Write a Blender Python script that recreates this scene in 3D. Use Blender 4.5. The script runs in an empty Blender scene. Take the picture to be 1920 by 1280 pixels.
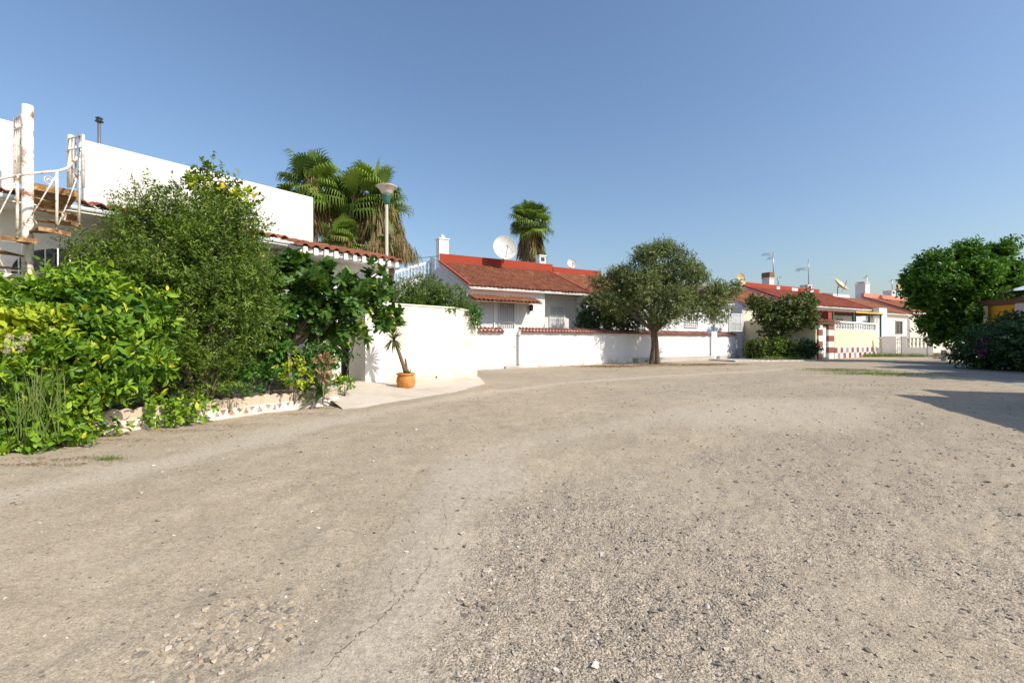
import bpy, math, random
import numpy as np
from mathutils import Vector, Matrix
PI = math.pi
R = math.radians
random.seed(7)
rng = np.random.default_rng(11)
scene = bpy.context.scene
COL = scene.collection

# ------------------------------------------------------------------ camera geometry
F = 853.33
EYE = 1.2
def P(px, py, Y): return ((px - 960) / F * Y, Y, EYE + (640 - py) / F * Y)
def G(px, py):
    Y = EYE * F / (py - 640.0)
    return ((px - 960) / F * Y, Y)
def col_s(O, d, px):
    k = (px - 960) / F
    return (k * O[1] - O[0]) / (d[0] - k * d[1])
def zat(py, Y): return EYE + (640 - py) / F * Y

# ------------------------------------------------------------------ materials
def new_mat(name):
    m = bpy.data.materials.new(name); m.use_nodes = True
    nt = m.node_tree; nt.nodes.clear()
    out = nt.nodes.new('ShaderNodeOutputMaterial')
    b = nt.nodes.new('ShaderNodeBsdfPrincipled')
    nt.links.new(b.outputs[0], out.inputs[0])
    return m, nt, b, out
def N(nt, t, **kw):
    n = nt.nodes.new(t)
    for k, v in kw.items(): setattr(n, k, v)
    return n
def ramp(nt, stops, fac=None):
    r = nt.nodes.new('ShaderNodeValToRGB'); e = r.color_ramp.elements
    while len(e) < len(stops): e.new(0.5)
    for i, (p, c) in enumerate(stops):
        e[i].position = p
        e[i].color = (c[0], c[1], c[2], 1) if isinstance(c, (tuple, list)) else (c, c, c, 1)
    if fac is not None: nt.links.new(fac, r.inputs[0])
    return r
def mix(nt, fac, a, b, mode='MIX'):
    m = nt.nodes.new('ShaderNodeMix'); m.data_type = 'RGBA'; m.blend_type = mode
    for sock, v in ((m.inputs[0], fac), (m.inputs[6], a), (m.inputs[7], b)):
        if hasattr(v, 'links'): nt.links.new(v, sock)
        elif isinstance(v, (tuple, list)): sock.default_value = (v[0], v[1], v[2], 1)
        else: sock.default_value = v
    return m.outputs[2]
def noise(nt, scale, detail=4, rough=.6, vec=None, dist=0):
    n = nt.nodes.new('ShaderNodeTexNoise')
    n.inputs['Scale'].default_value = scale; n.inputs['Detail'].default_value = detail
    n.inputs['Roughness'].default_value = rough; n.inputs['Distortion'].default_value = dist
    if vec is not None: nt.links.new(vec, n.inputs['Vector'])
    return n
def geo_pos(nt): return nt.nodes.new('ShaderNodeNewGeometry').outputs['Position']
def bump(nt, b, h, strength=.3, dist=.01, prev=None):
    n = nt.nodes.new('ShaderNodeBump'); n.inputs['Strength'].default_value = strength
    n.inputs['Distance'].default_value = dist
    nt.links.new(h, n.inputs['Height'])
    if prev is not None: nt.links.new(prev, n.inputs['Normal'])
    nt.links.new(n.outputs[0], b.inputs['Normal']); return n.outputs[0]
MC = {}
def stucco(name, c, dirt=(.45, .38, .28), amt=.35, rough=.9, bs=.35, base=0.0, streak=0.0):
    if name in MC: return MC[name]
    m, nt, b, o = new_mat(name)
    pos = geo_pos(nt)
    n1 = noise(nt, .9, 5, .6, pos); n2 = noise(nt, 7, 4, .7, pos)
    r1 = ramp(nt, [(.48, 0), (.78, 1)], n1.outputs[0])
    r2 = ramp(nt, [(.3, .92), (.7, 1.0)], n2.outputs[0])
    mul = N(nt, 'ShaderNodeMath', operation='MULTIPLY'); mul.inputs[1].default_value = amt
    nt.links.new(r1.outputs[0], mul.inputs[0])
    colr = mix(nt, mul.outputs[0], c, dirt)
    colr = mix(nt, 1.0, colr, r2.outputs[0], 'MULTIPLY')
    sep = N(nt, 'ShaderNodeSeparateXYZ'); nt.links.new(pos, sep.inputs[0])
    if base > 0:      # splash dirt near the ground
        mr = N(nt, 'ShaderNodeMapRange'); mr.inputs[1].default_value = .02; mr.inputs[2].default_value = .45
        mr.inputs[3].default_value = 1; mr.inputs[4].default_value = 0
        nt.links.new(sep.outputs[2], mr.inputs[0])
        n3 = noise(nt, 3.2, 5, .7, pos); r3 = ramp(nt, [(.4, 0), (.65, 1)], n3.outputs[0])
        m3 = N(nt, 'ShaderNodeMath', operation='MULTIPLY'); nt.links.new(mr.outputs[0], m3.inputs[0]); nt.links.new(r3.outputs[0], m3.inputs[1])
        m4 = N(nt, 'ShaderNodeMath', operation='MULTIPLY'); nt.links.new(m3.outputs[0], m4.inputs[0]); m4.inputs[1].default_value = base
        colr = mix(nt, m4.outputs[0], colr, (.5, .34, .17))
    if streak > 0:
        mp = N(nt, 'ShaderNodeMapping'); mp.inputs['Scale'].default_value = (5, 5, .35); nt.links.new(pos, mp.inputs[0])
        n5 = noise(nt, 1.5, 5, .65, mp.outputs[0]); r5 = ramp(nt, [(.5, 0), (.75, 1)], n5.outputs[0])
        m5 = N(nt, 'ShaderNodeMath', operation='MULTIPLY'); nt.links.new(r5.outputs[0], m5.inputs[0]); m5.inputs[1].default_value = streak
        colr = mix(nt, m5.outputs[0], colr, dirt)
    nt.links.new(colr, b.inputs['Base Color']); b.inputs['Roughness'].default_value = rough
    nb = noise(nt, 28, 5, .75, pos)
    bump(nt, b, nb.outputs[0], bs, .02)
    MC[name] = m; return m
def plain(name, c, rough=.6, metal=0, var=.12, scale=8, bs=.1, rust=None, rustamt=.5, rustscale=9):
    if name in MC: return MC[name]
    m, nt, b, o = new_mat(name); pos = geo_pos(nt)
    n1 = noise(nt, scale, 5, .65, pos)
    r = ramp(nt, [(.3, 1 - var), (.7, 1 + 0)], n1.outputs[0])
    colr = mix(nt, 1.0, c, r.outputs[0], 'MULTIPLY')
    if rust:
        n2 = noise(nt, rustscale, 6, .7, pos); r2 = ramp(nt, [(1 - rustamt - .08, 0), (1 - rustamt + .05, 1)], n2.outputs[0])
        colr = mix(nt, r2.outputs[0], colr, rust)
    nt.links.new(colr, b.inputs['Base Color']); b.inputs['Roughness'].default_value = rough
    b.inputs['Metallic'].default_value = metal
    if bs: bump(nt, b, n1.outputs[0], bs, .01)
    MC[name] = m; return m
def toned(name, stops, rough=.8, transl=0.0, tcol=None, spec=.3, nvar=.0, nscale=30):
    """colour picked per element by the 'tone' attribute"""
    if name in MC: return MC[name]
    m, nt, b, o = new_mat(name)
    at = N(nt, 'ShaderNodeAttribute'); at.attribute_name = 'tone'
    r = ramp(nt, stops, at.outputs['Fac']); c = r.outputs[0]
    if nvar > 0:
        n1 = noise(nt, nscale, 5, .7, geo_pos(nt)); rr = ramp(nt, [(.3, 1 - nvar), (.7, 1)], n1.outputs[0])
        c = mix(nt, 1.0, c, rr.outputs[0], 'MULTIPLY')
    nt.links.new(c, b.inputs['Base Color']); b.inputs['Roughness'].default_value = rough
    b.inputs['Specular IOR Level'].default_value = spec
    if transl > 0:
        t = N(nt, 'ShaderNodeBsdfTranslucent')
        tc = mix(nt, 1.0, c, tcol or (1.3, 1.5, .5), 'MULTIPLY'); nt.links.new(tc, t.inputs[0])
        ms = N(nt, 'ShaderNodeMixShader'); ms.inputs[0].default_value = transl
        nt.links.new(b.outputs[0], ms.inputs[1]); nt.links.new(t.outputs[0], ms.inputs[2]); nt.links.new(ms.outputs[0], o.inputs[0])
    MC[name] = m; return m

M_white = stucco('white_stucco', (.80, .775, .73), amt=.14, base=.25)
M_whitehouse = stucco('white_house_stucco', (.80, .775, .735), amt=.16, streak=.14)
M_bright = stucco('bright_white_stucco', (.80, .80, .795), amt=.10, base=.9, streak=.2)
M_creamw = stucco('cream_garden_stucco', (.80, .72, .60), dirt=(.60, .44, .26), amt=.2, base=.9, streak=.05)
M_gable = stucco('weathered_white_stucco', (.60, .61, .64), dirt=(.3, .31, .33), amt=.35, streak=.5)  # white stucco darkened to blue-grey for the gables' shade, with grey weather streaks
M_yellow = stucco('pale_yellow_stucco', (.80, .70, .46), dirt=(.5, .4, .25), amt=.25)
M_beige = stucco('beige_stucco', (.72, .66, .55), dirt=(.4, .34, .26), amt=.3)
M_pinkw = stucco('pale_pink_stucco', (.78, .72, .66), dirt=(.4, .34, .3), amt=.35, base=.5)
M_bluew = stucco('bluish_white_stucco', (.74, .80, .84), amt=.1)
M_ochre = stucco('ochre_stucco', (.80, .40, .03), dirt=(.5, .25, .05), amt=.3)
M_redpaint = stucco('red_painted_stucco', (.34, .045, .02), dirt=(.28, .09, .05), amt=.4, bs=.2)
M_pinkpaint = stucco('faded_pink_paint', (.62, .22, .15), dirt=(.6, .4, .33), amt=.6, bs=.2)
M_plinth = stucco('grey_plinth_render', (.50, .46, .42), dirt=(.3, .26, .22), amt=.5)
M_planter = stucco('planter_render', (.56, .46, .34), dirt=(.30, .22, .15), amt=.7, streak=.5)
M_kerbw = stucco('chipped_whitewash', (.74, .72, .68), dirt=(.42, .34, .25), amt=.5, base=.5, streak=.3)
M_gray = stucco('grey_concrete', (.42, .40, .37), dirt=(.25, .22, .2), amt=.5)
M_whitepaint = plain('white_paint', (.82, .82, .80), .5, 0, .05)
M_greypanel = plain('pale_grey_panel', (.60, .61, .62), .5, 0, .08)
M_rusty = plain('rusty_white_paint', (.80, .73, .62), .6, 0, .15, 12, .3, rust=(.22, .09, .035), rustamt=.42, rustscale=7)
M_rusttread = plain('rusted_iron', (.30, .15, .06), .8, .2, .4, 14, .4, rust=(.50, .32, .14), rustamt=.45, rustscale=11)
M_glass = plain('dark_window_glass', (.03, .035, .04), .12, 0, .3, 2, 0)
M_dark = plain('dark_metal', (.05, .05, .055), .5, .6, .2)
M_steel = plain('galvanised_steel', (.42, .42, .42), .4, .8, .2)
M_dishw = plain('white_dish', (.72, .71, .67), .45, .1, .2, 6, .1, rust=(.62, .60, .55), rustamt=.45, rustscale=3)
M_dishy = plain('yellowed_dish', (.62, .50, .28), .5, .1, .3, 6, .1)
M_disho = plain('orange_rusty_dish', (.62, .36, .15), .6, .1, .3, 6, .1)
M_wood = plain('brown_wood', (.22, .10, .05), .7, 0, .3, 20)
M_green = plain('green_painted_metal', (.05, .16, .11), .5, .2, .2)
M_lampglass = plain('dusty_pinkish_lamp_glass', (.62, .52, .44), .35, 0, .2, 12, .05)
M_lamppole = plain('beige_lamp_pole', (.52, .46, .36), .7, .1, .25, 20)
M_terrapot = plain('orange_terracotta', (.66, .27, .06), .75, 0, .4, 7, .15)
M_soil = plain('dry_soil', (.16, .11, .07), .95, 0, .5, 15, .6)
M_bark = plain('olive_bark', (.16, .12, .085), .95, 0, .5, 22, .9)
M_figbark = plain('grey_brown_bark', (.24, .19, .14), .9, 0, .35, 18, .6)
M_palmbark = plain('palm_bark', (.20, .14, .09), .95, 0, .5, 25, .9)
M_chim = stucco('chimney_stucco', (.78, .73, .68), dirt=(.35, .2, .15), amt=.5)
M_canopy = plain('pale_blue_canvas', (.62, .74, .76), .8, 0, .06)
M_yellowedge = plain('yellow_painted_edge', (.75, .42, .03), .6, 0, .1)
M_cable = plain('black_cable', (.04, .04, .045), .6, 0, .1)
M_whitetile = plain('white_tile', (.78, .76, .73), .35, 0, .1)
M_redtile = plain('maroon_tile', (.28, .07, .05), .4, 0, .25)
M_greytile = plain('grey_tile', (.33, .29, .27), .4, 0, .25)
M_tilefrag = plain('red_tile_fragment', (.42, .23, .16), .7, 0, .5, 16, .1, rust=(.6, .5, .4), rustamt=.42, rustscale=22)
M_trimred = plain('dark_red_trim', (.40, .06, .03), .7, 0, .3)
M_lemon = plain('lemon_peel', (.75, .50, .03), .45, 0, .1)

M_tile_brown = toned('weathered_brown_roof_tile', [(0, (.16, .055, .028)), (.35, (.23, .08, .04)), (.7, (.30, .11, .055)), (1, (.38, .18, .09))], .85, nvar=.2, nscale=9)
M_tile_orange = toned('orange_roof_tile', [(0, (.20, .08, .045)), (.4, (.33, .125, .065)), (.8, (.41, .165, .085)), (1, (.50, .29, .18))], .85, nvar=.35, nscale=14)
M_tile_red = toned('red_painted_roof_tile', [(0, (.20, .04, .022)), (.5, (.29, .065, .035)), (1, (.39, .13, .08))], .75, nvar=.3, nscale=6)
M_tile_coping = toned('red_coping_tile', [(0, (.19, .055, .037)), (.5, (.27, .085, .055)), (1, (.38, .17, .12))], .75, nvar=.35, nscale=12)

def leafmat(name, dark, mid, light, yel=None, tr=.2, rough=.5, yfrac=.03):
    st = [(0, dark), (.45, mid), (1 - yfrac - .05, light)]
    st.append((1 - yfrac + .005, yel if yel else light)); st.append((1, yel if yel else light))
    return toned(name, st, rough, tr, spec=.35)
L_bush = leafmat('narrow_green_leaves', (.025, .06, .008), (.085, .145, .015), (.21, .29, .035), None)
L_hedge = leafmat('bright_green_leaves', (.04, .10, .008), (.13, .25, .015), (.28, .42, .03), (.55, .50, .04), yfrac=.03)
L_deep = leafmat('deep_green_leaves', (.02, .075, .01), (.05, .15, .018), (.10, .23, .03), (.3, .35, .05), yfrac=.02)
L_yel = leafmat('yellow_green_leaves', (.16, .27, .015), (.34, .42, .025), (.52, .52, .04), (.6, .42, .04), yfrac=.05)
L_fig = leafmat('fig_leaves', (.025, .075, .015), (.065, .145, .028), (.15, .25, .055), (.35, .38, .03), yfrac=.02, rough=.45)
L_olive = leafmat('olive_leaves', (.04, .06, .02), (.13, .17, .055), (.32, .36, .15), (.30, .30, .13), yfrac=.02)
L_ole = leafmat('oleander_leaves', (.015, .035, .014), (.035, .07, .025), (.07, .12, .05), None)
L_lemon = leafmat('citrus_leaves', (.04, .09, .015), (.11, .18, .02), (.21, .28, .03), (.60, .48, .03), yfrac=.08)
L_ficus = leafmat('glossy_tree_leaves', (.015, .055, .008), (.06, .15, .016), (.17, .31, .035), (.2, .3, .05), tr=.3, yfrac=.02, rough=.4)
L_small = leafmat('dusty_green_leaves', (.03, .055, .012), (.08, .12, .025), (.16, .20, .045), (.32, .2, .08), yfrac=.04)
L_boug = leafmat('bougainvillea_leaves', (.012, .04, .012), (.03, .085, .02), (.06, .14, .035), None)
L_bract = leafmat('purple_bracts', (.10, .012, .08), (.20, .03, .16), (.3, .07, .25), None)
L_palm = leafmat('palm_fronds', (.035, .08, .012), (.10, .165, .022), (.23, .31, .05), (.35, .33, .08), yfrac=.06)
L_palmdead = leafmat('dry_palm_fronds', (.10, .06, .025), (.26, .17, .07), (.46, .35, .18), (.11, .17, .03), yfrac=.3)
L_grass = leafmat('grass_blades', (.06, .11, .02), (.13, .2, .04), (.25, .3, .09), (.45, .38, .2), yfrac=.1)
L_dry = leafmat('dry_leaf_litter', (.14, .08, .04), (.30, .18, .09), (.45, .33, .18), None, tr=.05)
L_plume = leafmat('seed_plumes', (.4, .33, .22), (.55, .46, .34), (.66, .58, .45), None)

# ------------------------------------------------------------------ objects
BASE = {}
def tag(o, label=None, cat=None, group=None, kind=None):
    if label: o['label'] = label
    if cat: o['category'] = cat
    if group: o['group'] = group
    if kind: o['kind'] = kind
    return o
def thing(name, label, cat, loc=(0, 0, 0), group=None, rz=0):
    o = bpy.data.objects.new(name, None); COL.objects.link(o)
    o.location = loc; o.rotation_euler = (0, 0, rz); o.empty_display_size = .2
    BASE[o.name] = Vector(loc)
    return tag(o, label, cat, group)
def dup(root, loc, rz=None, label=None):
    r = root.copy(); COL.objects.link(r); r.location = loc
    if rz is not None: r.rotation_euler = (0, 0, rz)
    if label: r['label'] = label
    for ch in list(root.children):
        c = ch.copy(); COL.objects.link(c); c.parent = r
        for g in list(ch.children):
            d = g.copy(); COL.objects.link(d); d.parent = c
    return r

def np_mesh(name, V, faces_by_n, tone=None, attrs=None, matidx=None, smooth=False):
    """faces_by_n: list of int arrays (m,k)"""
    me = bpy.data.meshes.new(name)
    V = np.asarray(V, dtype=np.float32)
    me.vertices.add(len(V)); me.vertices.foreach_set('co', V.ravel())
    nl = sum(f.size for f in faces_by_n); nf = sum(len(f) for f in faces_by_n)
    me.loops.add(nl); me.polygons.add(nf)
    me.loops.foreach_set('vertex_index', np.concatenate([f.ravel() for f in faces_by_n]).astype(np.int32))
    tot = np.concatenate([np.full(len(f), f.shape[1]) for f in faces_by_n])
    st = np.concatenate([[0], np.cumsum(tot)[:-1]]).astype(np.int32)
    me.polygons.foreach_set('loop_start', st)
    me.polygons.foreach_set('use_smooth', np.full(nf, bool(smooth)))
    if matidx is not None: me.polygons.foreach_set('material_index', matidx.astype(np.int32))
    if tone is not None:
        a = me.attributes.new('tone', 'FLOAT', 'POINT'); a.data.foreach_set('value', np.asarray(tone, dtype=np.float32))
    for k, v in (attrs or {}).items():
        a = me.attributes.new(k, 'FLOAT', 'POINT'); a.data.foreach_set('value', np.asarray(v, dtype=np.float32))
    me.update(calc_edges=True)
    return me
def place(name, me, mats, parent=None, loc=None):
    for m in (mats if isinstance(mats, (list, tuple)) else [mats]): me.materials.append(m)
    o = bpy.data.objects.new(name, me); COL.objects.link(o)
    if parent is not None:
        o.parent = parent; b = BASE[parent.name]; BASE[o.name] = b
    else:
        if loc is None:
            co = np.empty(len(me.vertices) * 3, dtype=np.float32); me.vertices.foreach_get('co', co); co = co.reshape(-1, 3)
            loc = ((co[:, 0].min() + co[:, 0].max()) / 2, (co[:, 1].min() + co[:, 1].max()) / 2, co[:, 2].min())
        b = Vector([float(q) for q in loc]); o.location = b; BASE[o.name] = b
    if b.length > 0: me.transform(Matrix.Translation(-b))
    return o

class MB:
    def __init__(s): s.v = []; s.f = []; s.m = []; s.sm = []
    def add(s, vs, fs, mi=0, smooth=False):
        n = len(s.v); s.v += [tuple(v) for v in vs]; s.f += [tuple(i + n for i in f) for f in fs]
        s.m += [mi] * len(fs); s.sm += [smooth] * len(fs); return s
    def hexa(s, p, mi=0):   # 8 points bottom 4 (ccw) + top 4
        return s.add(p, [(3, 2, 1, 0), (4, 5, 6, 7), (0, 1, 5, 4), (1, 2, 6, 5), (2, 3, 7, 6), (3, 0, 4, 7)], mi)
    def box(s, c, sz, rz=0, mi=0, bev=0):
        hx, hy, hz = sz[0] / 2, sz[1] / 2, sz[2] / 2; ca, sa = math.cos(rz), math.sin(rz)
        def T(x, y, z): return (c[0] + x * ca - y * sa, c[1] + x * sa + y * ca, c[2] + z)
        return s.hexa([T(-hx, -hy, -hz), T(hx, -hy, -hz), T(hx, hy, -hz), T(-hx, hy, -hz), T(-hx, -hy, hz), T(hx, -hy, hz), T(hx, hy, hz), T(-hx, hy, hz)], mi)
    def prism(s, poly, vec, mi=0):   # planar polygon extruded by vec
        n = len(poly); a = [tuple(p) for p in poly]; b = [tuple(p[i] + vec[i] for i in range(3)) for p in poly]
        fs = [tuple(range(n - 1, -1, -1)), tuple(range(n, 2 * n))] + [(i, (i + 1) % n, n + (i + 1) % n, n + i) for i in range(n)]
        return s.add(a + b, fs, mi)
    def tube(s, pts, r, seg=8, mi=0, cap=True, smooth=True):
        pts = [Vector(p) for p in pts]; n = len(pts)
        rr = r if isinstance(r, (list, tuple)) else [r] * n
        vs = []; fs = []
        up = Vector((0, 0, 1)); prev = None
        for i, p in enumerate(pts):
            t = (pts[min(i + 1, n - 1)] - pts[max(i - 1, 0)])
            t = t.normalized() if t.length > 1e-9 else Vector((0, 0, 1))
            if prev is None:
                a = t.cross(up)
                if a.length < .1: a = t.cross(Vector((1, 0, 0)))
            else: a = prev - t * prev.dot(t)
            a.normalize(); prev = a; b = t.cross(a)
            for k in range(seg):
                an = 2 * PI * k / seg
                vs.append(p + (a * math.cos(an) + b * math.sin(an)) * rr[i])
        for i in range(n - 1):
            for k in range(seg):
                k2 = (k + 1) % seg
                fs.append((i * seg + k, i * seg + k2, (i + 1) * seg + k2, (i + 1) * seg + k))
        if cap: fs += [tuple(range(seg - 1, -1, -1)), tuple((n - 1) * seg + k for k in range(seg))]
        return s.add(vs, fs, mi, smooth)
    def lathe(s, c, prof, seg=20, mi=0, M=None, smooth=True, close=False):
        vs = []; fs = []; n = len(prof)
        for (r, z) in prof:
            for k in range(seg):
                an = 2 * PI * k / seg; p = Vector((r * math.cos(an), r * math.sin(an), z))
                if M is not None: p = M @ p
                vs.append((c[0] + p[0], c[1] + p[1], c[2] + p[2]))
        for i in range(n - 1):
            for k in range(seg):
                k2 = (k + 1) % seg; fs.append((i * seg + k, i * seg + k2, (i + 1) * seg + k2, (i + 1) * seg + k))
        if prof[0][0] > 1e-4: fs.append(tuple(range(seg - 1, -1, -1)))
        if prof[-1][0] > 1e-4: fs.append(tuple((n - 1) * seg + k for k in range(seg)))
        return s.add(vs, fs, mi, smooth)
    def build(s, name, mats, parent=None, loc=None):
        me = bpy.data.meshes.new(name); me.from_pydata(s.v, [], s.f); me.update()
        me.polygons.foreach_set('material_index', s.m); me.polygons.foreach_set('use_smooth', s.sm)
        return place(name, me, mats, parent, loc)

# ------------------------------------------------------------------ scatter of templates
def scatter(T, Fs, pos, A, B, C, scale, tone):
    """T (k,3) template; axes A,B,C (n,3); returns verts, faces, tone"""
    k = len(T); n = len(pos)
    if np.isscalar(scale): scale = np.full(n, scale)
    W = (T[None, :, 0:1] * A[:, None, :] + T[None, :, 1:2] * B[:, None, :] + T[None, :, 2:3] * C[:, None, :]) * scale[:, None, None] + pos[:, None, :]
    off = (np.arange(n) * k)[:, None, None]
    faces = [(f[None] + off).reshape(-1, f.shape[1]) for f in Fs]
    return W.reshape(-1, 3), faces, np.repeat(tone, k)
def join(parts):
    """join list of (V,faces,tone) -> V, faces, tone"""
    V = []; F_ = {}; Tn = []; o = 0
    for (v, fs, t) in parts:
        V.append(v); Tn.append(t)
        for f in fs: F_.setdefault(f.shape[1], []).append(f + o)
        o += len(v)
    return np.concatenate(V), [np.concatenate(x) for x in F_.values()], np.concatenate(Tn)
def unit(a): return a / np.maximum(np.linalg.norm(a, axis=-1, keepdims=True), 1e-9)
LANCE = (np.array([(0, 0, 0), (.45, .16, .04), (1, 0, -.03), (.45, -.16, .04)], float), [np.array([(0, 2, 1), (0, 3, 2)])])
OVAL = (np.array([(0, 0, 0), (.3, .24, .06), (.7, .2, .04), (1, 0, -.08), (.7, -.2, .04), (.3, -.24, .06), (.5, 0, 0)], float),
        [np.array([(0, 6, 1), (1, 6, 2), (2, 6, 3), (0, 5, 6), (5, 4, 6), (4, 3, 6)])])
_fa = []
for a, r_ in [(180, .05), (150, .32), (112, .42), (98, .28), (70, .62), (48, .66), (34, .36), (14, .86), (0, 1.0)]: _fa.append((a, r_))
_fv = [(0, 0, 0)] + [(r_ * math.cos(R(a)) + .1, r_ * math.sin(R(a)), -.10 * r_ * r_ + .04) for a, r_ in _fa] + [(r_ * math.cos(R(a)) + .1, -r_ * math.sin(R(a)), -.10 * r_ * r_ + .04) for a, r_ in _fa[-2:0:-1]]
_n = len(_fv) - 1
FIG = (np.array(_fv, float), [np.array([(0, i + 1, (i + 1) % _n + 1) for i in range(_n)])])
BLADE = (np.array([(0, .03, 0), (0, -.03, 0), (.5, -.022, .05), (.5, .022, .05), (1, 0, -.12)], float), None)

def rnd_unit(n): return unit(rng.normal(size=(n, 3)))
def twigs(lobes, ntw, lpt, twl, ll, tmpl=LANCE, up=.3, shell=.45, spread=.9, rough=.22, tone_sd=.16, flat=.5, cut=None, sizevar=.42, droop=0.):
    """leaf sprigs on lobes [(cx,cy,cz,rx,ry,rz)]"""
    L = np.array(lobes, float)
    area = (L[:, 3] * L[:, 4] + L[:, 4] * L[:, 5] + L[:, 3] * L[:, 5]); idx = rng.choice(len(L), ntw, p=area / area.sum())
    D = rnd_unit(ntw)
    # lumpy surface
    ph = rng.uniform(0, 6.28, (len(L), 3)); fr = rng.uniform(3.0, 5.0, (len(L), 3))
    lump = (np.sin(D * fr[idx] + ph[idx])).sum(1) / 3
    fac = (shell + (1 - shell) * rng.random(ntw) ** .6) * (1 + rough * lump)
    base = L[idx, :3] + D * L[idx, 3:6] * fac[:, None]
    tdir = unit(D + np.array([0, 0, up]) + .55 * rnd_unit(ntw))
    tl = twl * rng.uniform(.5, 1.25, ntw)
    tt = rng.normal(.5, tone_sd, ntw)
    t = np.tile(np.linspace(.05, 1, lpt), ntw); I = np.repeat(np.arange(ntw), lpt)
    td = tdir[I]; 
    pos = base[I] + td * (tl[I] * t)[:, None]; pos[:, 2] -= droop * tl[I] * t * t
    perp = unit(np.cross(td, rnd_unit(len(I))))
    A = unit(td * .55 + perp * spread - np.array([0, 0, droop * .8]))
    nz = np.zeros((len(I), 3)); nz[:, 2] = 1
    Cn = unit(nz * flat + .7 * rnd_unit(len(I)) + D[I] * .5)
    Bv = unit(np.cross(Cn, A)); Cn = np.cross(A, Bv)
    sc = ll * rng.uniform(1 - sizevar, 1 + sizevar, len(I))
    tone = np.clip(tt[I] + rng.normal(0, .13, len(I)), 0, .93)
    yy = rng.random(len(I)) < .03; tone[yy] = 1.0
    if cut is not None:
        k = cut(pos); pos, A, Bv, Cn, sc, tone = pos[k], A[k], Bv[k], Cn[k], sc[k], tone[k]
    return scatter(tmpl[0], tmpl[1], pos, A, Bv, Cn, sc, tone)
def sub(lobes, n, r, zsq=.8, lo=.6, hi=1.3):
    L = np.array(lobes, float); area = (L[:, 3] * L[:, 4] + L[:, 4] * L[:, 5] + L[:, 3] * L[:, 5]); idx = rng.choice(len(L), n, p=area / area.sum())
    D = rnd_unit(n); D[:, 2] = np.where(rng.random(n) < .5, np.abs(D[:, 2]), D[:, 2]); c = L[idx, :3] + D * L[idx, 3:6] * rng.uniform(.72, 1.02, (n, 1)); rr_ = r * rng.uniform(lo, hi, n)
    return [(c[i, 0], c[i, 1], c[i, 2], rr_[i], rr_[i], rr_[i] * zsq) for i in range(n)]
def foliage_obj(name, parts, mat, parent=None, loc=None):
    V, Fs, Tn = join(parts)
    me = np_mesh(name, V, Fs, Tn)
    return place(name, me, mat, parent, loc)
def limbs(mb, base, tips, r0, sway=.15, seg=7, fork=None, mi=0):
    """tapered limbs from base point to tips"""
    b = Vector(base)
    for tp in tips:
        tp = Vector(tp); d = tp - b; pts = []; rs = []
        for k in range(7):
            u = k / 6
            w = Vector((random.uniform(-1, 1), random.uniform(-1, 1), random.uniform(-.5, .5))) * sway * d.length * .25 * math.sin(PI * u)
            pts.append(b + d * u + w + Vector((0, 0, d.length * .12 * math.sin(PI * u)))); rs.append(r0 * (1 - .82 * u))
        mb.tube(pts, rs, seg, mi)

# ------------------------------------------------------------------ tile roof
_us = np.linspace(0, 1, 9)
_w = .5 + .5 * np.cos(2 * PI * (_us - .5)); _w = _w ** .75
TILE_T = []
for vv, lift in ((0.0, .42), (1.08, -.05)):
    for u_, w_ in zip(_us, _w): TILE_T.append((u_, vv, w_ + lift))
for u_, w_ in zip(_us, _w): TILE_T.append((u_, 0.0, w_ + .42 - .38))
TILE_V = np.array(TILE_T, float)
TILE_F = [np.array([(i, i + 1, 9 + i + 1, 9 + i) for i in range(8)] + [(18 + i, 18 + i + 1, i + 1, i) for i in range(8)])]
def tile_patch(A, B, up, length, tw=.22, tl=.36, h=.055, clip=None, jit=.16):
    """A->B eave line, up = unit vector upslope, length slope length"""
    A = np.array(A, float); B = np.array(B, float); up = unit(np.array(up, float))
    Lw = np.linalg.norm(B - A); u = (B - A) / Lw; w = np.cross(u, up)
    if w[2] < 0: w = -w
    nu = max(1, int(round(Lw / tw))); nv = max(1, int(round(length / tl))); tw = Lw / nu; tl = length / nv
    ii, jj = np.meshgrid(np.arange(nu), np.arange(nv), indexing='ij'); ii = ii.ravel(); jj = jj.ravel()
    pos = A + u * (ii * tw)[:, None] + up * (jj * tl)[:, None]
    pos += w * rng.normal(0, h * .08, len(ii))[:, None] + up * rng.normal(0, .012, len(ii))[:, None]
    n = len(ii)
    Ax = np.tile(u * tw, (n, 1)); Bx = np.tile(up * tl, (n, 1)); Cx = np.tile(w * h, (n, 1))
    tone = np.clip(.5 + rng.normal(0, jit, n), 0, 1)
    return scatter(TILE_V, TILE_F, pos, Ax, Bx, Cx, 1.0, tone)
def tile_obj(name, patches, mat, parent=None):
    V, Fs, Tn = join(patches); me = np_mesh(name, V, Fs, Tn); return place(name, me, mat, parent)

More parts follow.
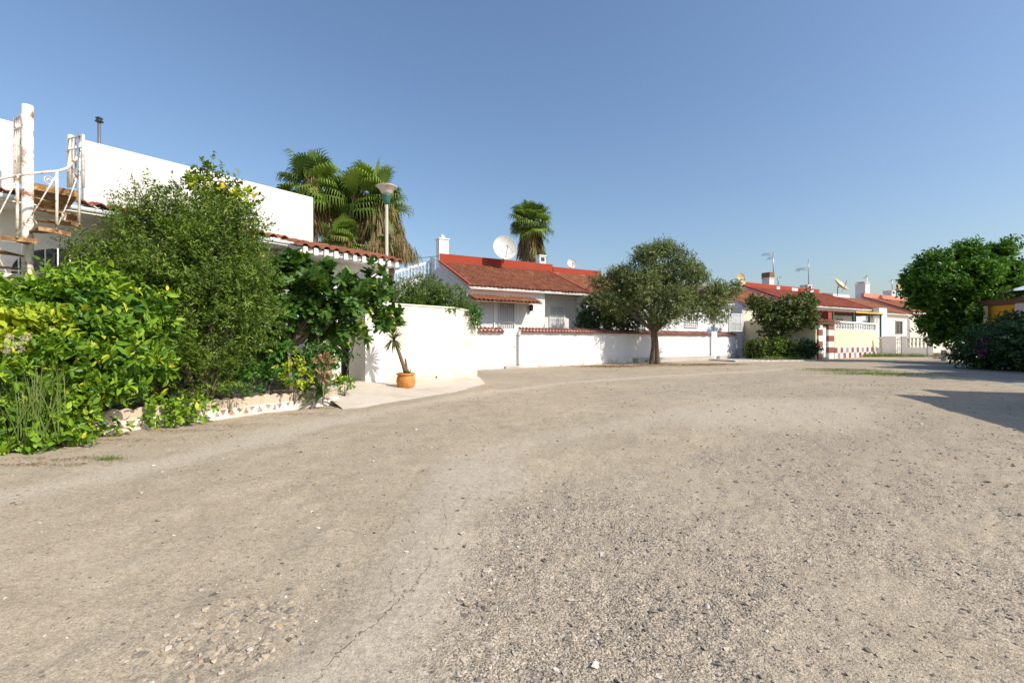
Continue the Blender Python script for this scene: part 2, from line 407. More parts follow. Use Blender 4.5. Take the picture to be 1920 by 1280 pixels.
class Frame:
    def __init__(s, O, d):
        s.O = O; L = math.hypot(*d); s.d = (d[0] / L, d[1] / L); s.n = (s.d[1], -s.d[0]); s.rz = math.atan2(s.d[1], s.d[0])
    def p(s, t, o=0., z=0.): return (s.O[0] + s.d[0] * t + s.n[0] * o, s.O[1] + s.d[1] * t + s.n[1] * o, z)
    def s_at(s, px, o=0.):
        O = (s.O[0] + s.n[0] * o, s.O[1] + s.n[1] * o); return col_s(O, s.d, px)
    def box(s, mb, t0, t1, o0, o1, z0, z1, mi=0):
        return mb.hexa([s.p(t0, o1, z0), s.p(t1, o1, z0), s.p(t1, o0, z0), s.p(t0, o0, z0), s.p(t0, o1, z1), s.p(t1, o1, z1), s.p(t1, o0, z1), s.p(t0, o0, z1)], mi)
def up3(fr, run, rise):      # upslope unit vector going backwards (-n)
    L = math.hypot(run, rise); return (-fr.n[0] * run / L, -fr.n[1] * run / L, rise / L)

# ================================================================== GROUND
def vnoise(x, y, seed=0):
    xi = np.floor(x).astype(np.int64); yi = np.floor(y).astype(np.int64); xf = x - xi; yf = y - yi
    def h(a, b):
        n = (a * 374761393 + b * 668265263 + seed * 974634541) & 0xffffffff
        n = ((n ^ (n >> 13)) * 1274126177) & 0xffffffff
        return ((n ^ (n >> 16)) & 0xffff) / 65535.0
    u = xf * xf * (3 - 2 * xf); v = yf * yf * (3 - 2 * yf)
    return (h(xi, yi) * (1 - u) + h(xi + 1, yi) * u) * (1 - v) + (h(xi, yi + 1) * (1 - u) + h(xi + 1, yi + 1) * u) * v
def fbm(x, y, sc, oc=4, seed=0):
    s = 0; a = .5; t = 0
    for i in range(oc):
        s = s + a * vnoise(x * sc + 31.7 * i, y * sc - 17.3 * i, seed + i); t += a; a *= .55; sc *= 2.03
    return s / t
def sstep(a, b, x): t = np.clip((x - a) / (b - a), 0, 1); return t * t * (3 - 2 * t)
def seg_dist(x, y, pts, closed=False):
    d = np.full(x.shape, 1e9); n = len(pts)
    for i in range(n if closed else n - 1):
        ax, ay = pts[i]; bx, by = pts[(i + 1) % n]; vx, vy = bx - ax, by - ay
        t = np.clip(((x - ax) * vx + (y - ay) * vy) / (vx * vx + vy * vy + 1e-9), 0, 1)
        d = np.minimum(d, np.hypot(x - ax - t * vx, y - ay - t * vy))
    return d
def inside(x, y, pts):
    r = np.zeros(x.shape, bool); n = len(pts)
    for i in range(n):
        ax, ay = pts[i]; bx, by = pts[(i + 1) % n]
        c = ((ay > y) != (by > y)) & (x < (bx - ax) * (y - ay) / (by - ay + 1e-12) + ax); r ^= c
    return r
def polymask(x, y, px, soft):
    pts = [G(*p) for p in px]; d = seg_dist(x, y, pts, True); s = np.where(inside(x, y, pts), d, -d)
    return s
def masks(x, y):
    wob = (fbm(x, y, 1.3, 4, 5) - .5); r = np.hypot(x, y)
    dt = seg_dist(x, y, [G(-300, 985), G(0, 935), G(300, 872), G(560, 802), G(700, 773), G(900, 737), G(1100, 714), G(1500, 690)])
    dust = sstep(.48, .05, dt + wob * .6)
    pale = polymask(x, y, [(1180, 772), (1330, 752), (1600, 746), (1690, 775), (1640, 800), (1400, 800), (1250, 790)], .3)
    dust = np.maximum(dust, sstep(-.5, .7, pale + wob * 1.3) * .75)
    d2 = seg_dist(x, y, [G(880, 880), G(960, 835), G(1150, 800), G(1330, 770)])
    dust = np.maximum(dust, .5 * sstep(.5, .1, d2 + wob * .5))
    slab = .85 * sstep(-.12, .22, polymask(x, y, [(400, 1400), (560, 1240), (690, 1120), (760, 960), (830, 860), (960, 862), (1010, 900), (900, 960), (880, 1060), (860, 1160), (800, 1250), (820, 1400)], .1) + wob * .25)
    gr = sstep(-.35, .35, polymask(x, y, [(860, 1500), (880, 1280), (860, 1140), (900, 960), (1050, 905), (1250, 870), (1420, 808), (1640, 800), (1700, 775), (1800, 790), (2100, 830), (4200, 900), (4200, 1600)], .3) + wob * 1.1)
    far = sstep(-.3, .6, polymask(x, y, [(1180, 745), (1250, 715), (1500, 695), (1750, 705), (1750, 740), (1600, 742), (1330, 748)], .3) + wob * 1.5)
    gr = np.maximum(gr, .55 * far)
    patch = sstep(.35, .6, fbm(x, y, .9, 4, 9))
    xr = x * .82 + y * .57; yr = -x * .57 + y * .82
    streak = sstep(.36, .62, fbm(xr * .28, yr * 1.5, 1.0, 4, 14)); blot = sstep(.40, .62, fbm(x, y, 2.4, 4, 17))
    lump = sstep(-.1, .25, polymask(x, y, [(880, 1150), (880, 1040), (950, 960), (1090, 930), (1260, 980), (1250, 1120), (1080, 1190)], .1) + wob * .5)
    gr = np.clip(gr * (.22 + .5 * streak + .35 * blot) + .10 * patch * blot + .45 * lump, 0, 1) * (1 - .8 * dust) * (1 - .85 * slab)
    stn = sstep(-.06, .14, polymask(x, y, [(270, 1300), (300, 1190), (430, 1110), (560, 1120), (580, 1190), (500, 1260), (420, 1400), (200, 1400)], .1) + wob * .4)
    return dust, slab, gr, stn
def ground_z(x, y):
    dust, slab, gr, stn = masks(x, y); r = np.hypot(x, y)
    fade = sstep(60, 12, r)
    z = (fbm(x, y, .55, 3, 1) - .5) * .05 * fade + (fbm(x, y, 4.5, 3, 2) - .5) * .028 * fade * (1 - .6 * slab - .3 * dust)
    z += (fbm(x, y, 16, 3, 3) - .5) * .017 * sstep(14, 4, r) * (.35 + gr + stn)
    z += slab * .012
    ln = sstep(-.05, .5, polymask(x, y, LANE, .2)); z = z * (1 - ln) - .015 * ln
    return z
LANE = [(1640, 678), (1760, 676.5), (1900, 681), (2300, 700), (2300, 790), (1990, 741), (1860, 716), (1790, 704), (1700, 692)]
CRACK = [G(590, 1290), G(625, 1240), G(668, 1200), G(705, 1172), G(742, 1135), G(775, 1105), G(800, 1070), G(815, 1035)]
nf = 760; nb = 90
ang = np.concatenate([np.linspace(R(-64), R(64), nf, endpoint=False), np.linspace(R(64), R(296), nb, endpoint=False)])
rad = np.concatenate([[.25], np.geomspace(.5, 70, 400), np.geomspace(75, 900, 24)])
AA, RR = np.meshgrid(ang, rad, indexing='xy'); gx = RR * np.sin(AA); gy = RR * np.cos(AA)
gz = ground_z(gx, gy); na = len(ang); nr = len(rad)
# the road surface falls a little at the foot of walls so that they stand in it
V = np.stack([gx, gy, gz], -1).reshape(-1, 3)
ii, jj = np.meshgrid(np.arange(nr - 1), np.arange(na), indexing='ij'); j2 = (jj + 1) % na
Fq = np.stack([ii * na + jj, ii * na + j2, (ii + 1) * na + j2, (ii + 1) * na + jj], -1).reshape(-1, 4)[:, ::-1]
V = np.concatenate([V, [[0, 0, float(gz[0].mean())]]]); c0 = len(V) - 1
tri = np.stack([np.full(na, c0), (np.arange(na) + 1) % na, np.arange(na)], -1)
mx, my = V[:, 0], V[:, 1]; dust, slab, gr, stn = masks(mx, my)
me = np_mesh('ground', V, [Fq, tri], None, {'dust': dust, 'slab': slab, 'gravel': gr, 'stony': stn}, smooth=True)
def ground_mat():
    m, nt, b, o = new_mat('packed_gravel_ground'); pos = geo_pos(nt)
    def att(n):
        a = N(nt, 'ShaderNodeAttribute'); a.attribute_name = n; return a.outputs['Fac']
    big = noise(nt, .35, 6, .62, pos); med = noise(nt, 2.6, 6, .65, pos, .3); fine = noise(nt, 26, 5, .75, pos)
    sand = ramp(nt, [(.3, (.385, .308, .21)), (.55, (.475, .39, .278)), (.75, (.55, .462, .345))], med.outputs[0])
    bigr = ramp(nt, [(.35, .82), (.65, 1.08)], big.outputs[0])
    c = mix(nt, 1, sand.outputs[0], bigr.outputs[0], 'MULTIPLY')
    c = mix(nt, att('dust'), c, (.54, .465, .36))
    c = mix(nt, att('slab'), c, (.51, .44, .345))
    # grit: crushed stone of several sizes
    def grit(scale, rnd=1.0):
        v = N(nt, 'ShaderNodeTexVoronoi'); v.inputs['Scale'].default_value = scale; nt.links.new(pos, v.inputs['Vector'])
        s = N(nt, 'ShaderNodeSeparateColor'); nt.links.new(v.outputs['Color'], s.inputs[0]); return v, s
    v1, s1 = grit(75); v2, s2 = grit(170); v3, s3 = grit(34)
    stone = ramp(nt, [(0, (.09, .085, .08)), (.25, (.20, .18, .155)), (.6, (.36, .31, .245)), (.85, (.50, .44, .35)), (1, (.64, .58, .49))], s1.outputs[0])
    stone2 = ramp(nt, [(0, (.12, .10, .075)), (.5, (.40, .325, .23)), (1, (.66, .57, .45))], s2.outputs[1])
    g1 = ramp(nt, [(.32, 1), (.62, 0)], v1.outputs['Distance']); 
    pick = ramp(nt, [(.30, 0), (.42, 1)], s1.outputs[2])          # only some cells carry a pebble
    pk = N(nt, 'ShaderNodeMath', operation='MULTIPLY'); nt.links.new(pick.outputs[0], pk.inputs[0]); nt.links.new(att('gravel'), pk.inputs[1])
    c = mix(nt, pk.outputs[0], c, stone.outputs[0])
    pk2 = N(nt, 'ShaderNodeMath', operation='MULTIPLY'); nt.links.new(att('gravel'), pk2.inputs[0]); pk2.inputs[1].default_value = .5
    add = N(nt, 'ShaderNodeMath', operation='ADD'); nt.links.new(pk2.outputs[0], add.inputs[0]); add.inputs[1].default_value = .36
    c = mix(nt, add.outputs[0], c, stone2.outputs[0])
    # sparse dark pebbles pressed in everywhere
    sp = ramp(nt, [(.945, 0), (.955, 1)], s3.outputs[0]); ds = ramp(nt, [(.25, 1), (.33, 0)], v3.outputs['Distance'])
    sm_ = N(nt, 'ShaderNodeMath', operation='MULTIPLY'); nt.links.new(sp.outputs[0], sm_.inputs[0]); nt.links.new(ds.outputs[0], sm_.inputs[1])
    c = mix(nt, sm_.outputs[0], c, (.20, .185, .17))
    fr_ = ramp(nt, [(.3, .74), (.7, 1.14)], fine.outputs[0]); c = mix(nt, 1, c, fr_.outputs[0], 'MULTIPLY')
    # hairline cracks in the slab
    dn = noise(nt, 1.8, 4, .6, pos); wv = mix(nt, .25, pos, dn.outputs['Color'])
    vc = N(nt, 'ShaderNodeTexVoronoi', feature='DISTANCE_TO_EDGE'); vc.inputs['Scale'].default_value = 1.6; nt.links.new(wv, vc.inputs['Vector'])
    cr = ramp(nt, [(.004, 1), (.010, 0)], vc.outputs['Distance'])
    nbk = noise(nt, 1.1, 2, .5, pos); brk = ramp(nt, [(.48, 0), (.58, 1)], nbk.outputs[0])
    cm0 = N(nt, 'ShaderNodeMath', operation='MULTIPLY'); nt.links.new(cr.outputs[0], cm0.inputs[0]); nt.links.new(brk.outputs[0], cm0.inputs[1])
    sl = att('slab'); cm = N(nt, 'ShaderNodeMath', operation='MULTIPLY'); nt.links.new(cm0.outputs[0], cm.inputs[0]); nt.links.new(sl, cm.inputs[1])
    cm2 = N(nt, 'ShaderNodeMath', operation='MULTIPLY'); nt.links.new(cm.outputs[0], cm2.inputs[0]); cm2.inputs[1].default_value = .6
    c = mix(nt, cm2.outputs[0], c, (.22, .18, .14))
    nt.links.new(c, b.inputs['Base Color']); b.inputs['Roughness'].default_value = .95; b.inputs['Specular IOR Level'].default_value = .15
    # bump
    h1 = N(nt, 'ShaderNodeMath', operation='MULTIPLY'); nt.links.new(g1.outputs[0], h1.inputs[0]); nt.links.new(pk.outputs[0], h1.inputs[1])
    n1 = bump(nt, b, h1.outputs[0], .7, .006)
    g2 = ramp(nt, [(.2, 1), (.6, 0)], v2.outputs['Distance'])
    n2 = bump(nt, b, g2.outputs[0], .45, .003, n1)
    n3 = bump(nt, b, fine.outputs[0], .5, .008, n2)
    return m
go = place('ground', me, ground_mat(), loc=(0, 0, 0)); tag(go, kind='structure')

# ---- loose stones (uncountable): lumps with flat facets
_oct = np.array([(1, 0, 0), (-.9, .1, 0), (.1, .8, 0), (0, -1, 0), (.1, 0, .85), (0, 0, -1), (.7, .5, .7), (-.5, .6, .75), (-.6, -.5, .7), (.5, -.6, .8)], float)
STF = np.array([(4, 9, 6), (4, 6, 7), (4, 7, 8), (4, 8, 9), (0, 6, 9), (2, 7, 6), (1, 8, 7), (3, 9, 8), (5, 0, 3), (5, 2, 0), (5, 1, 2), (5, 3, 1), (0, 2, 6), (2, 1, 7), (1, 3, 8), (3, 0, 9)])
def stones(x, y, size, tone=None, sink=.3):
    n = len(x); z = ground_z(x, y)
    T = _oct * np.array([.5, .5, .26]); parts = []
    for v in range(6):
        k = (np.arange(n) % 6) == v
        if not k.any(): continue
        Tv = T * rng.uniform(.5, 1.4, T.shape)
        m = int(k.sum()); a = rng.uniform(0, 6.28, m); tilt = rng.normal(0, .2, (m, 2))
        C = unit(np.stack([tilt[:, 0], tilt[:, 1], np.ones(m)], 1)); A = unit(np.cross(np.stack([-np.sin(a), np.cos(a), np.zeros(m)], 1), C)); B = np.cross(C, A)
        B = B * rng.uniform(.6, 1, (m, 1)); C = C * rng.uniform(.6, 1.1, (m, 1))
        p = np.stack([x[k], y[k], z[k] + size[k] * .32 * (.5 - sink)], 1)
        tn = rng.random(m) if tone is None else tone[k]
        parts.append(scatter(Tv, [STF], p, A, B, C, size[k], tn))
    return parts
n0 = 190000; u = rng.random(n0); rr = 1.3 * (16 / 1.3) ** u; aa = rng.uniform(R(-56), R(56), n0)
sx, sy = rr * np.sin(aa), rr * np.cos(aa); du, sl_, g_, st_ = masks(sx, sy)
clump = sstep(.4, .7, fbm(sx, sy, 2.2, 3, 21))
prob = .05 + .34 * g_ * (.35 + .9 * clump) + .12 * st_
prob = prob * (1 - .7 * sl_)
AP = [G(590, 790), G(700, 752), G(790, 748), G(910, 726), G(900, 700), G(700, 690), G(610, 740)]
keep = (rng.random(n0) < prob) & ~inside(sx, sy, AP) & ((sx - sy * .632 / .775) > -9.0)
# keep stones on the road side of the planter and the house row
PL0 = G(170, 818); PL1 = G(635, 757); ex, ey = PL1[0] - PL0[0], PL1[1] - PL0[1]
side = (ex * (sy - PL0[1]) - ey * (sx - PL0[0])) / math.hypot(ex, ey)
keep &= side < -.15
sx, sy = sx[keep], sy[keep]; rr = rr[keep]
ss = (.0055 + .0009 * rr) * np.exp(rng.normal(0, .58, len(sx)))
ss = np.clip(ss, .004, .045)
M_peb = toned('crushed_stone', [(0, (.15, .14, .125)), (.25, (.25, .225, .19)), (.5, (.34, .295, .235)), (.8, (.48, .42, .34)), (1, (.68, .62, .54))], .95, spec=.08, nvar=.2, nscale=60)
o = foliage_obj('gravel', stones(sx, sy, ss), M_peb, loc=(0, 0, 0)); tag(o, 'loose grey and beige grit strewn over the gravel road', 'gravel', kind='stuff')
# embedded cobbles of the worn patch at the lower left, and the broken asphalt lumps mid-frame
def cobbles(name, centre_list, label, n, smin, smax, spread, flat=.12, sink=.45):
    x = []; y = []; s = []
    for _ in range(n):
        c = random.choice(centre_list); g = G(c[0], c[1]); x.append(g[0] + random.gauss(0, c[2] * spread)); y.append(g[1] + random.gauss(0, c[2] * spread)); s.append(random.uniform(smin, smax) ** 1)
    x, y, s = np.array(x), np.array(y), np.array(s) * np.exp(rng.normal(0, .25, n))
    o = foliage_obj(name, stones(x, y, s, sink=sink), M_cob, loc=(0, 0, 0)); tag(o, label, 'stones', kind='stuff')
M_cob = toned('bedded_cobbles', [(0, (.19, .165, .135)), (.25, (.30, .265, .215)), (.5, (.42, .345, .25)), (.8, (.52, .44, .325)), (.95, (.42, .29, .18)), (1, (.50, .46, .40))], .95, spec=.08, nvar=.25, nscale=40)
cobbles('bedded_cobbles', [(370, 1190, .12), (440, 1160, .10), (400, 1225, .10), (490, 1140, .10), (330, 1245, .09), (480, 1210, .06), (540, 1150, .08)], 'worn patch of cobbles showing through the road at bottom left', 520, .006, .048, 1.0, sink=.95)
M_cob2 = toned('grey_lumps', [(0, (.13, .12, .105)), (.4, (.27, .24, .20)), (.8, (.45, .39, .31)), (1, (.6, .53, .43))], .95, spec=.08, nvar=.25, nscale=50)
_mc = M_cob; M_cob = M_cob2
cobbles('asphalt_lumps', [(1000, 1020, .16), (930, 1095, .10), (960, 1060, .15), (1100, 1000, .2), (1010, 960, .15), (885, 1130, .06), (1250, 1080, .4)], 'grey broken lumps bedded in the middle of the gravel road', 420, .006, .032, 1.2, sink=.8)
M_cob = _mc
# a few single stones that stand out
for i, (px, py, sz, lb) in enumerate([(875, 1133, .05, 'grey stone lying by the patch of lumps, nearest the bottom edge'), (1725, 795, .09, 'pale lone stone at the edge of the shaded road'), (845, 883, .045, 'lone dark stone on the pale worn slab'), (1160, 1270, .04, 'pale stone at the bottom edge of the road'), (1455, 918, .035, 'flat grey stone lying among the grit at right')]):
    x, y = G(px, py); o = foliage_obj('stone', stones(np.array([x, x + sz * .35]), np.array([y, y + sz * .5]), np.array([sz, sz * .4]), tone=np.array([.5 if i != 1 else .9] * 2), sink=.2)[:1], M_peb); tag(o, lb, 'stone')

M_crack = plain('crack_dirt', (.24, .185, .13), .95, 0, .4, 15, .3)
def crack(pts, w, label_):
    pts = [Vector((p[0], p[1])) for p in pts]; fine = []
    for i in range(len(pts) - 1):
        for k in range(14): fine.append(pts[i].lerp(pts[i + 1], k / 14) + Vector((random.gauss(0, .006), random.gauss(0, .006))))
    vs = []; fs = []
    for i, p in enumerate(fine):
        d = (fine[min(i + 1, len(fine) - 1)] - fine[max(i - 1, 0)]).normalized(); n_ = Vector((-d.y, d.x)); ww_ = w * abs(random.gauss(.8, .5)) * math.sin(PI * (i + .5) / len(fine)) ** .4 * .5
        for s_ in (-1, 1):
            q = p + n_ * ww_ * s_; vs.append((q.x, q.y, float(ground_z(np.array([q.x]), np.array([q.y]))[0]) + .0025))
        if i: fs.append((2 * i - 2, 2 * i, 2 * i + 1, 2 * i - 1))
    mb = MB(); mb.add(vs, fs); o = mb.build('road_crack', M_crack); tag(o, kind='structure')
crack(CRACK, .005, ''); crack([G(815, 1035), G(838, 985), G(830, 940), G(860, 900)], .0022, ''); crack([G(742, 1135), G(728, 1085), G(752, 1040)], .0022, ''); crack([G(700, 1020), G(735, 985), G(742, 950), G(775, 905), G(790, 880)], .0022, '')

# ---- asphalt lane on the right, concrete apron, kerbs
def sheet(name, pts, mat, kind='structure', sub=1):
    mb = MB(); mb.add(pts, [tuple(range(len(pts)))]); o = mb.build(name, mat); 
    if o.data.polygons[0].normal.z < 0: o.data.flip_normals()
    return tag(o, kind=kind)
def lane_mat():
    m, nt, b, o = new_mat('old_asphalt'); pos = geo_pos(nt)
    n1 = noise(nt, .8, 6, .65, pos); n2 = noise(nt, 40, 4, .7, pos)
    r = ramp(nt, [(.35, (.24, .21, .175)), (.55, (.31, .275, .23)), (.7, (.38, .335, .275))], n1.outputs[0]); r2 = ramp(nt, [(.3, .75), (.7, 1.1)], n2.outputs[0])
    nt.links.new(mix(nt, 1, r.outputs[0], r2.outputs[0], 'MULTIPLY'), b.inputs['Base Color']); b.inputs['Roughness'].default_value = .9
    bump(nt, b, n2.outputs[0], .4, .01); return m
M_lane = lane_mat()
pts = LANE
pp = []
for i in range(len(pts)):
    a = G(*pts[i]); b = G(*pts[(i + 1) % len(pts)])
    for k in range(10):
        t = k / 10; x = a[0] + (b[0] - a[0]) * t; y = a[1] + (b[1] - a[1]) * t; j = .12 if 0 < k else 0
        pp.append((x + random.uniform(-j, j), y + random.uniform(-j, j), .004))
o = sheet('lane', pp, M_lane)
M_apron = stucco('pale_concrete', (.58, .51, .42), dirt=(.42, .35, .26), amt=.8, bs=.25)

# ================================================================== WORLD, SUN, CAMERA
EL = 40.0; sh = (0.86, -0.51)
w = bpy.data.worlds.new('World'); scene.world = w; w.use_nodes = True; nt = w.node_tree; nt.nodes.clear()
sky = nt.nodes.new('ShaderNodeTexSky'); sky.sky_type = 'NISHITA'; sky.sun_disc = False
sky.sun_elevation = R(EL); sky.sun_rotation = math.atan2(sh[0], sh[1])
sky.altitude = 0; sky.air_density = 1.35; sky.dust_density = 1.7; sky.ozone_density = 3.5
bg = nt.nodes.new('ShaderNodeBackground'); bg.inputs[1].default_value = .122
wo = nt.nodes.new('ShaderNodeOutputWorld'); nt.links.new(mix(nt, 1.0, sky.outputs[0], (.95, .975, 1.04), 'MULTIPLY'), bg.inputs[0]); nt.links.new(bg.outputs[0], wo.inputs[0])
sd = bpy.data.lights.new('sun', 'SUN'); sd.energy = 4.2; sd.angle = R(.5); sd.color = (1, .92, .80)
so = bpy.data.objects.new('sun', sd); COL.objects.link(so)
S = Vector((sh[0] * math.cos(R(EL)), sh[1] * math.cos(R(EL)), math.sin(R(EL)))); so.rotation_euler = S.to_track_quat('Z', 'Y').to_euler(); so.location = (5, -5, 30)
cd = bpy.data.cameras.new('camera'); cd.lens = 16; cd.sensor_width = 36; cd.clip_end = 3000; cd.clip_start = .05
co = bpy.data.objects.new('camera', cd); COL.objects.link(co); co.location = (0, 0, EYE); co.rotation_euler = (R(90), 0, 0); scene.camera = co
scene.view_settings.view_transform = 'Standard'; scene.view_settings.look = 'None'; scene.view_settings.exposure = 0.34; scene.view_settings.gamma = 1

# ================================================================== LEFT HOUSE
LH = Frame((-8.0, 7.13), (4.7, 5.77))
s545 = LH.s_at(548, .25); s587 = LH.s_at(587, -.9); s745 = LH.s_at(741, .25); s40 = LH.s_at(33, -.9); s155 = LH.s_at(157, -.9)
ez = 3.5
hs = thing('white_house', 'long white house with roof terrace parapet behind the green shrubs on the left', 'house', LH.p(2, -3, 0))
mb = MB(); LH.box(mb, -6, s545 - .02, -7, -.55, -.1, ez - .12)
LH.box(mb, s545 - .02, s745 - .15, -7, -.12, -.1, ez - .16)
mb.build('wall', M_whitehouse, hs)
ztop = lambda px, py, o: zat(py, LH.p(LH.s_at(px, o), o)[1])
zt1 = ztop(587, 370, -.9); zt0 = ztop(157, 263, -.9); zt = (zt0 + zt1) / 2
mb = MB(); LH.box(mb, s155, s587, -1.1, -.9, ez + .05, zt); LH.box(mb, -6, s40, -1.1, -.9, ez + .05, zt)
LH.box(mb, s587 - .2, s587, -6.8, -1.1, ez + .05, zt); LH.box(mb, -6, s587 - .2, -7, -6.8, ez + .05, zt)
mb.build('parapet', M_whitehouse, hs)
mb = MB(); LH.box(mb, -6, s587, -7.05, .02, ez - .12, ez - .02); mb.build('roof_slab', M_whitehouse, hs)
ux = up3(LH, 1.0, .22)
tile_obj('roof_tiles', [tile_patch(LH.p(-6, .14, ez + .02), LH.p(s545, .14, ez + .02), ux, 1.05, tw=.24, h=.07)], M_tile_orange, hs)
tile_obj('porch_roof', [tile_patch(LH.p(s545, .62, ez - .17), LH.p(s745, .62, ez - .17), up3(LH, 1.3, .36), 1.35, tw=.25, h=.075)], M_tile_orange, hs)
mb = MB()
mb.hexa([LH.p(s545, .52, ez - .27), LH.p(s745 - .05, .52, ez - .27), LH.p(s745 - .05, -.7, ez - .27), LH.p(s545, -.7, ez - .27), LH.p(s545, .52, ez - .17), LH.p(s745 - .05, .52, ez - .17), LH.p(s745 - .05, -.7, ez + .14), LH.p(s545, -.7, ez + .14)])
k = s545 + .1
while k < s745 - .1:
    LH.box(mb, k, k + .1, .46, .575, ez - .31, ez - .15); k += .25
mb.build('cornice', M_white, hs)
mb = MB(); LH.box(mb, -6, s545 - .02, -.5, .08, ez - .10, ez - .0)
pts = [LH.p(k, .2, ez - .06) for k in np.linspace(-6, s545 - .05, 8)]
mb.build('fascia', M_white, hs)
mb = MB(); mb.tube(pts, .045, 10); mb.build('gutter', M_greypanel, hs)
# arched window behind the staircase
sw = LH.s_at(118, -.55); wz = 1.75; ww = .62; hh = .62
win = MB(); arc = [(-ww, 0), (ww, 0)] + [(ww * math.cos(R(a)), hh + .45 * math.sin(R(a))) for a in range(0, 181, 15)]
win.prism([LH.p(sw + a, -.545, wz + b) for a, b in arc], (LH.n[0] * .01, LH.n[1] * .01, 0)); wo_ = win.build('window', M_glass, hs)
fr = MB(); outer = [(ww * 1.13 * math.cos(R(a)), hh + .55 * math.sin(R(a))) for a in range(0, 181, 10)]; inner = [(ww * math.cos(R(a)), hh + .45 * math.sin(R(a))) for a in range(0, 181, 10)]
for a in range(18):
    q = [inner[a], outer[a], outer[a + 1], inner[a + 1]]; fr.prism([LH.p(sw + x, -.545, wz + z) for x, z in q], (LH.n[0] * .07, LH.n[1] * .07, 0))
LH.box(fr, sw - ww - .08, sw - ww, -.545, -.475, wz, wz + hh); LH.box(fr, sw + ww, sw + ww + .08, -.545, -.475, wz, wz + hh)
fr.build('frame', M_white, wo_)
gl = MB()
for k in np.linspace(-ww + .08, ww - .08, 8):
    top = hh + .45 * math.sqrt(max(0, 1 - (k / ww) ** 2)); gl.tube([LH.p(sw + k, -.42, wz - .05), LH.p(sw + k, -.42, wz + top)], .011, 6)
for zz in (.1, hh): gl.tube([LH.p(sw - ww, -.42, wz + zz), LH.p(sw + ww, -.42, wz + zz)], .011, 6)
gl.build('grille', M_whitepaint, wo_)
# porch pillar; thin dark panel standing for the shade inside the doorway
f = Frame((-3.2, 11.8), LH.d)
mb = MB(); tA = f.s_at(685); f.box(mb, tA, .0, -.75, 0, -.1, 2.9); mb.build('porch_pillar', M_white, hs)
mb = MB(); sd0 = LH.s_at(640, -.12); sd1 = LH.s_at(664, -.12); LH.box(mb, sd0, sd1, -.13, -.09, .1, 2.2); mb.build('doorway', M_glass, hs)
mb = MB(); LH.box(mb, sd1 + .25, sd1 + .5, -.12, .02, -.05, 2.3); mb.build('door_post', M_white, hs)

# terrace wall flue pipe
x, y, z = P(186, 262, 11.2)
t = thing('flue_pipe', 'thin dark-topped flue pipe rising behind the white roof parapet', 'flue', (x, y, 3.4))
MB().tube([(x, y, 3.4), (x, y, zat(228, y))], .035, 10).build('pipe', M_steel, t)
mb = MB(); mb.lathe((x, y, zat(230, y)), [(.05, 0), (.09, .02), (.06, .06), (.03, .08), (.08, .10), (.02, .14)], 10); mb.build('cowl', M_dark, t)

# ------------------------------------------------------------------ spiral staircase
cx, cy, _ = P(52, 640, 6.55)
AX = 47
st = thing('spiral_staircase', 'rusty white iron spiral staircase climbing to the roof terrace at far left', 'staircase', (cx, cy, 0))
MB().tube([(cx, cy, 0), (cx, cy, zat(198, cy))], .062, 18).build('centre_pole', M_rusty, st)
rt = .56; steps = []
a0 = 60 + AX; zl = zat(367, cy) ; 
for i in range(12):
    a = a0 - 40 * i; z = zl - .178 * i; steps.append((a, z))
    mb = MB(); pts = []
    p = [(0.055, -20), (rt, -20), (rt, -7), (rt, 7), (rt, 20), (.055, 20)]
    poly = [(cx + r_ * math.cos(R(a + q)), cy + r_ * math.sin(R(a + q)), z) for r_, q in p]
    mb.prism(poly, (0, 0, .018))
    for e in (0, 5):   # turned-down front and back edge
        pass
    mb.prism([poly[1], poly[2], poly[3], poly[4], (poly[4][0], poly[4][1], z + .002), (poly[1][0], poly[1][1], z + .002)][:4], (0, 0, -.04))
    mb.build('tread', M_rusttread, st)
# landing
mb = MB(); e0 = LH.s_at(45, -.9)
RV = lambda r_, v_: (cx + .68 * r_ - .73 * v_, cy + .73 * r_ + .68 * v_, zl + .16)
poly = [RV(.04, .02), RV(.54, .06), RV(.50, .95), RV(-.12, .9)]
mb.prism(poly, (0, 0, .05)); mb.prism([(p[0], p[1], p[2] - .05) for p in [poly[0], poly[1], (poly[1][0], poly[1][1] + .04, poly[1][2]), (poly[0][0], poly[0][1] + .04, poly[0][2])]], (0, 0, .05)); mb.build('landing', M_rusttread, st)
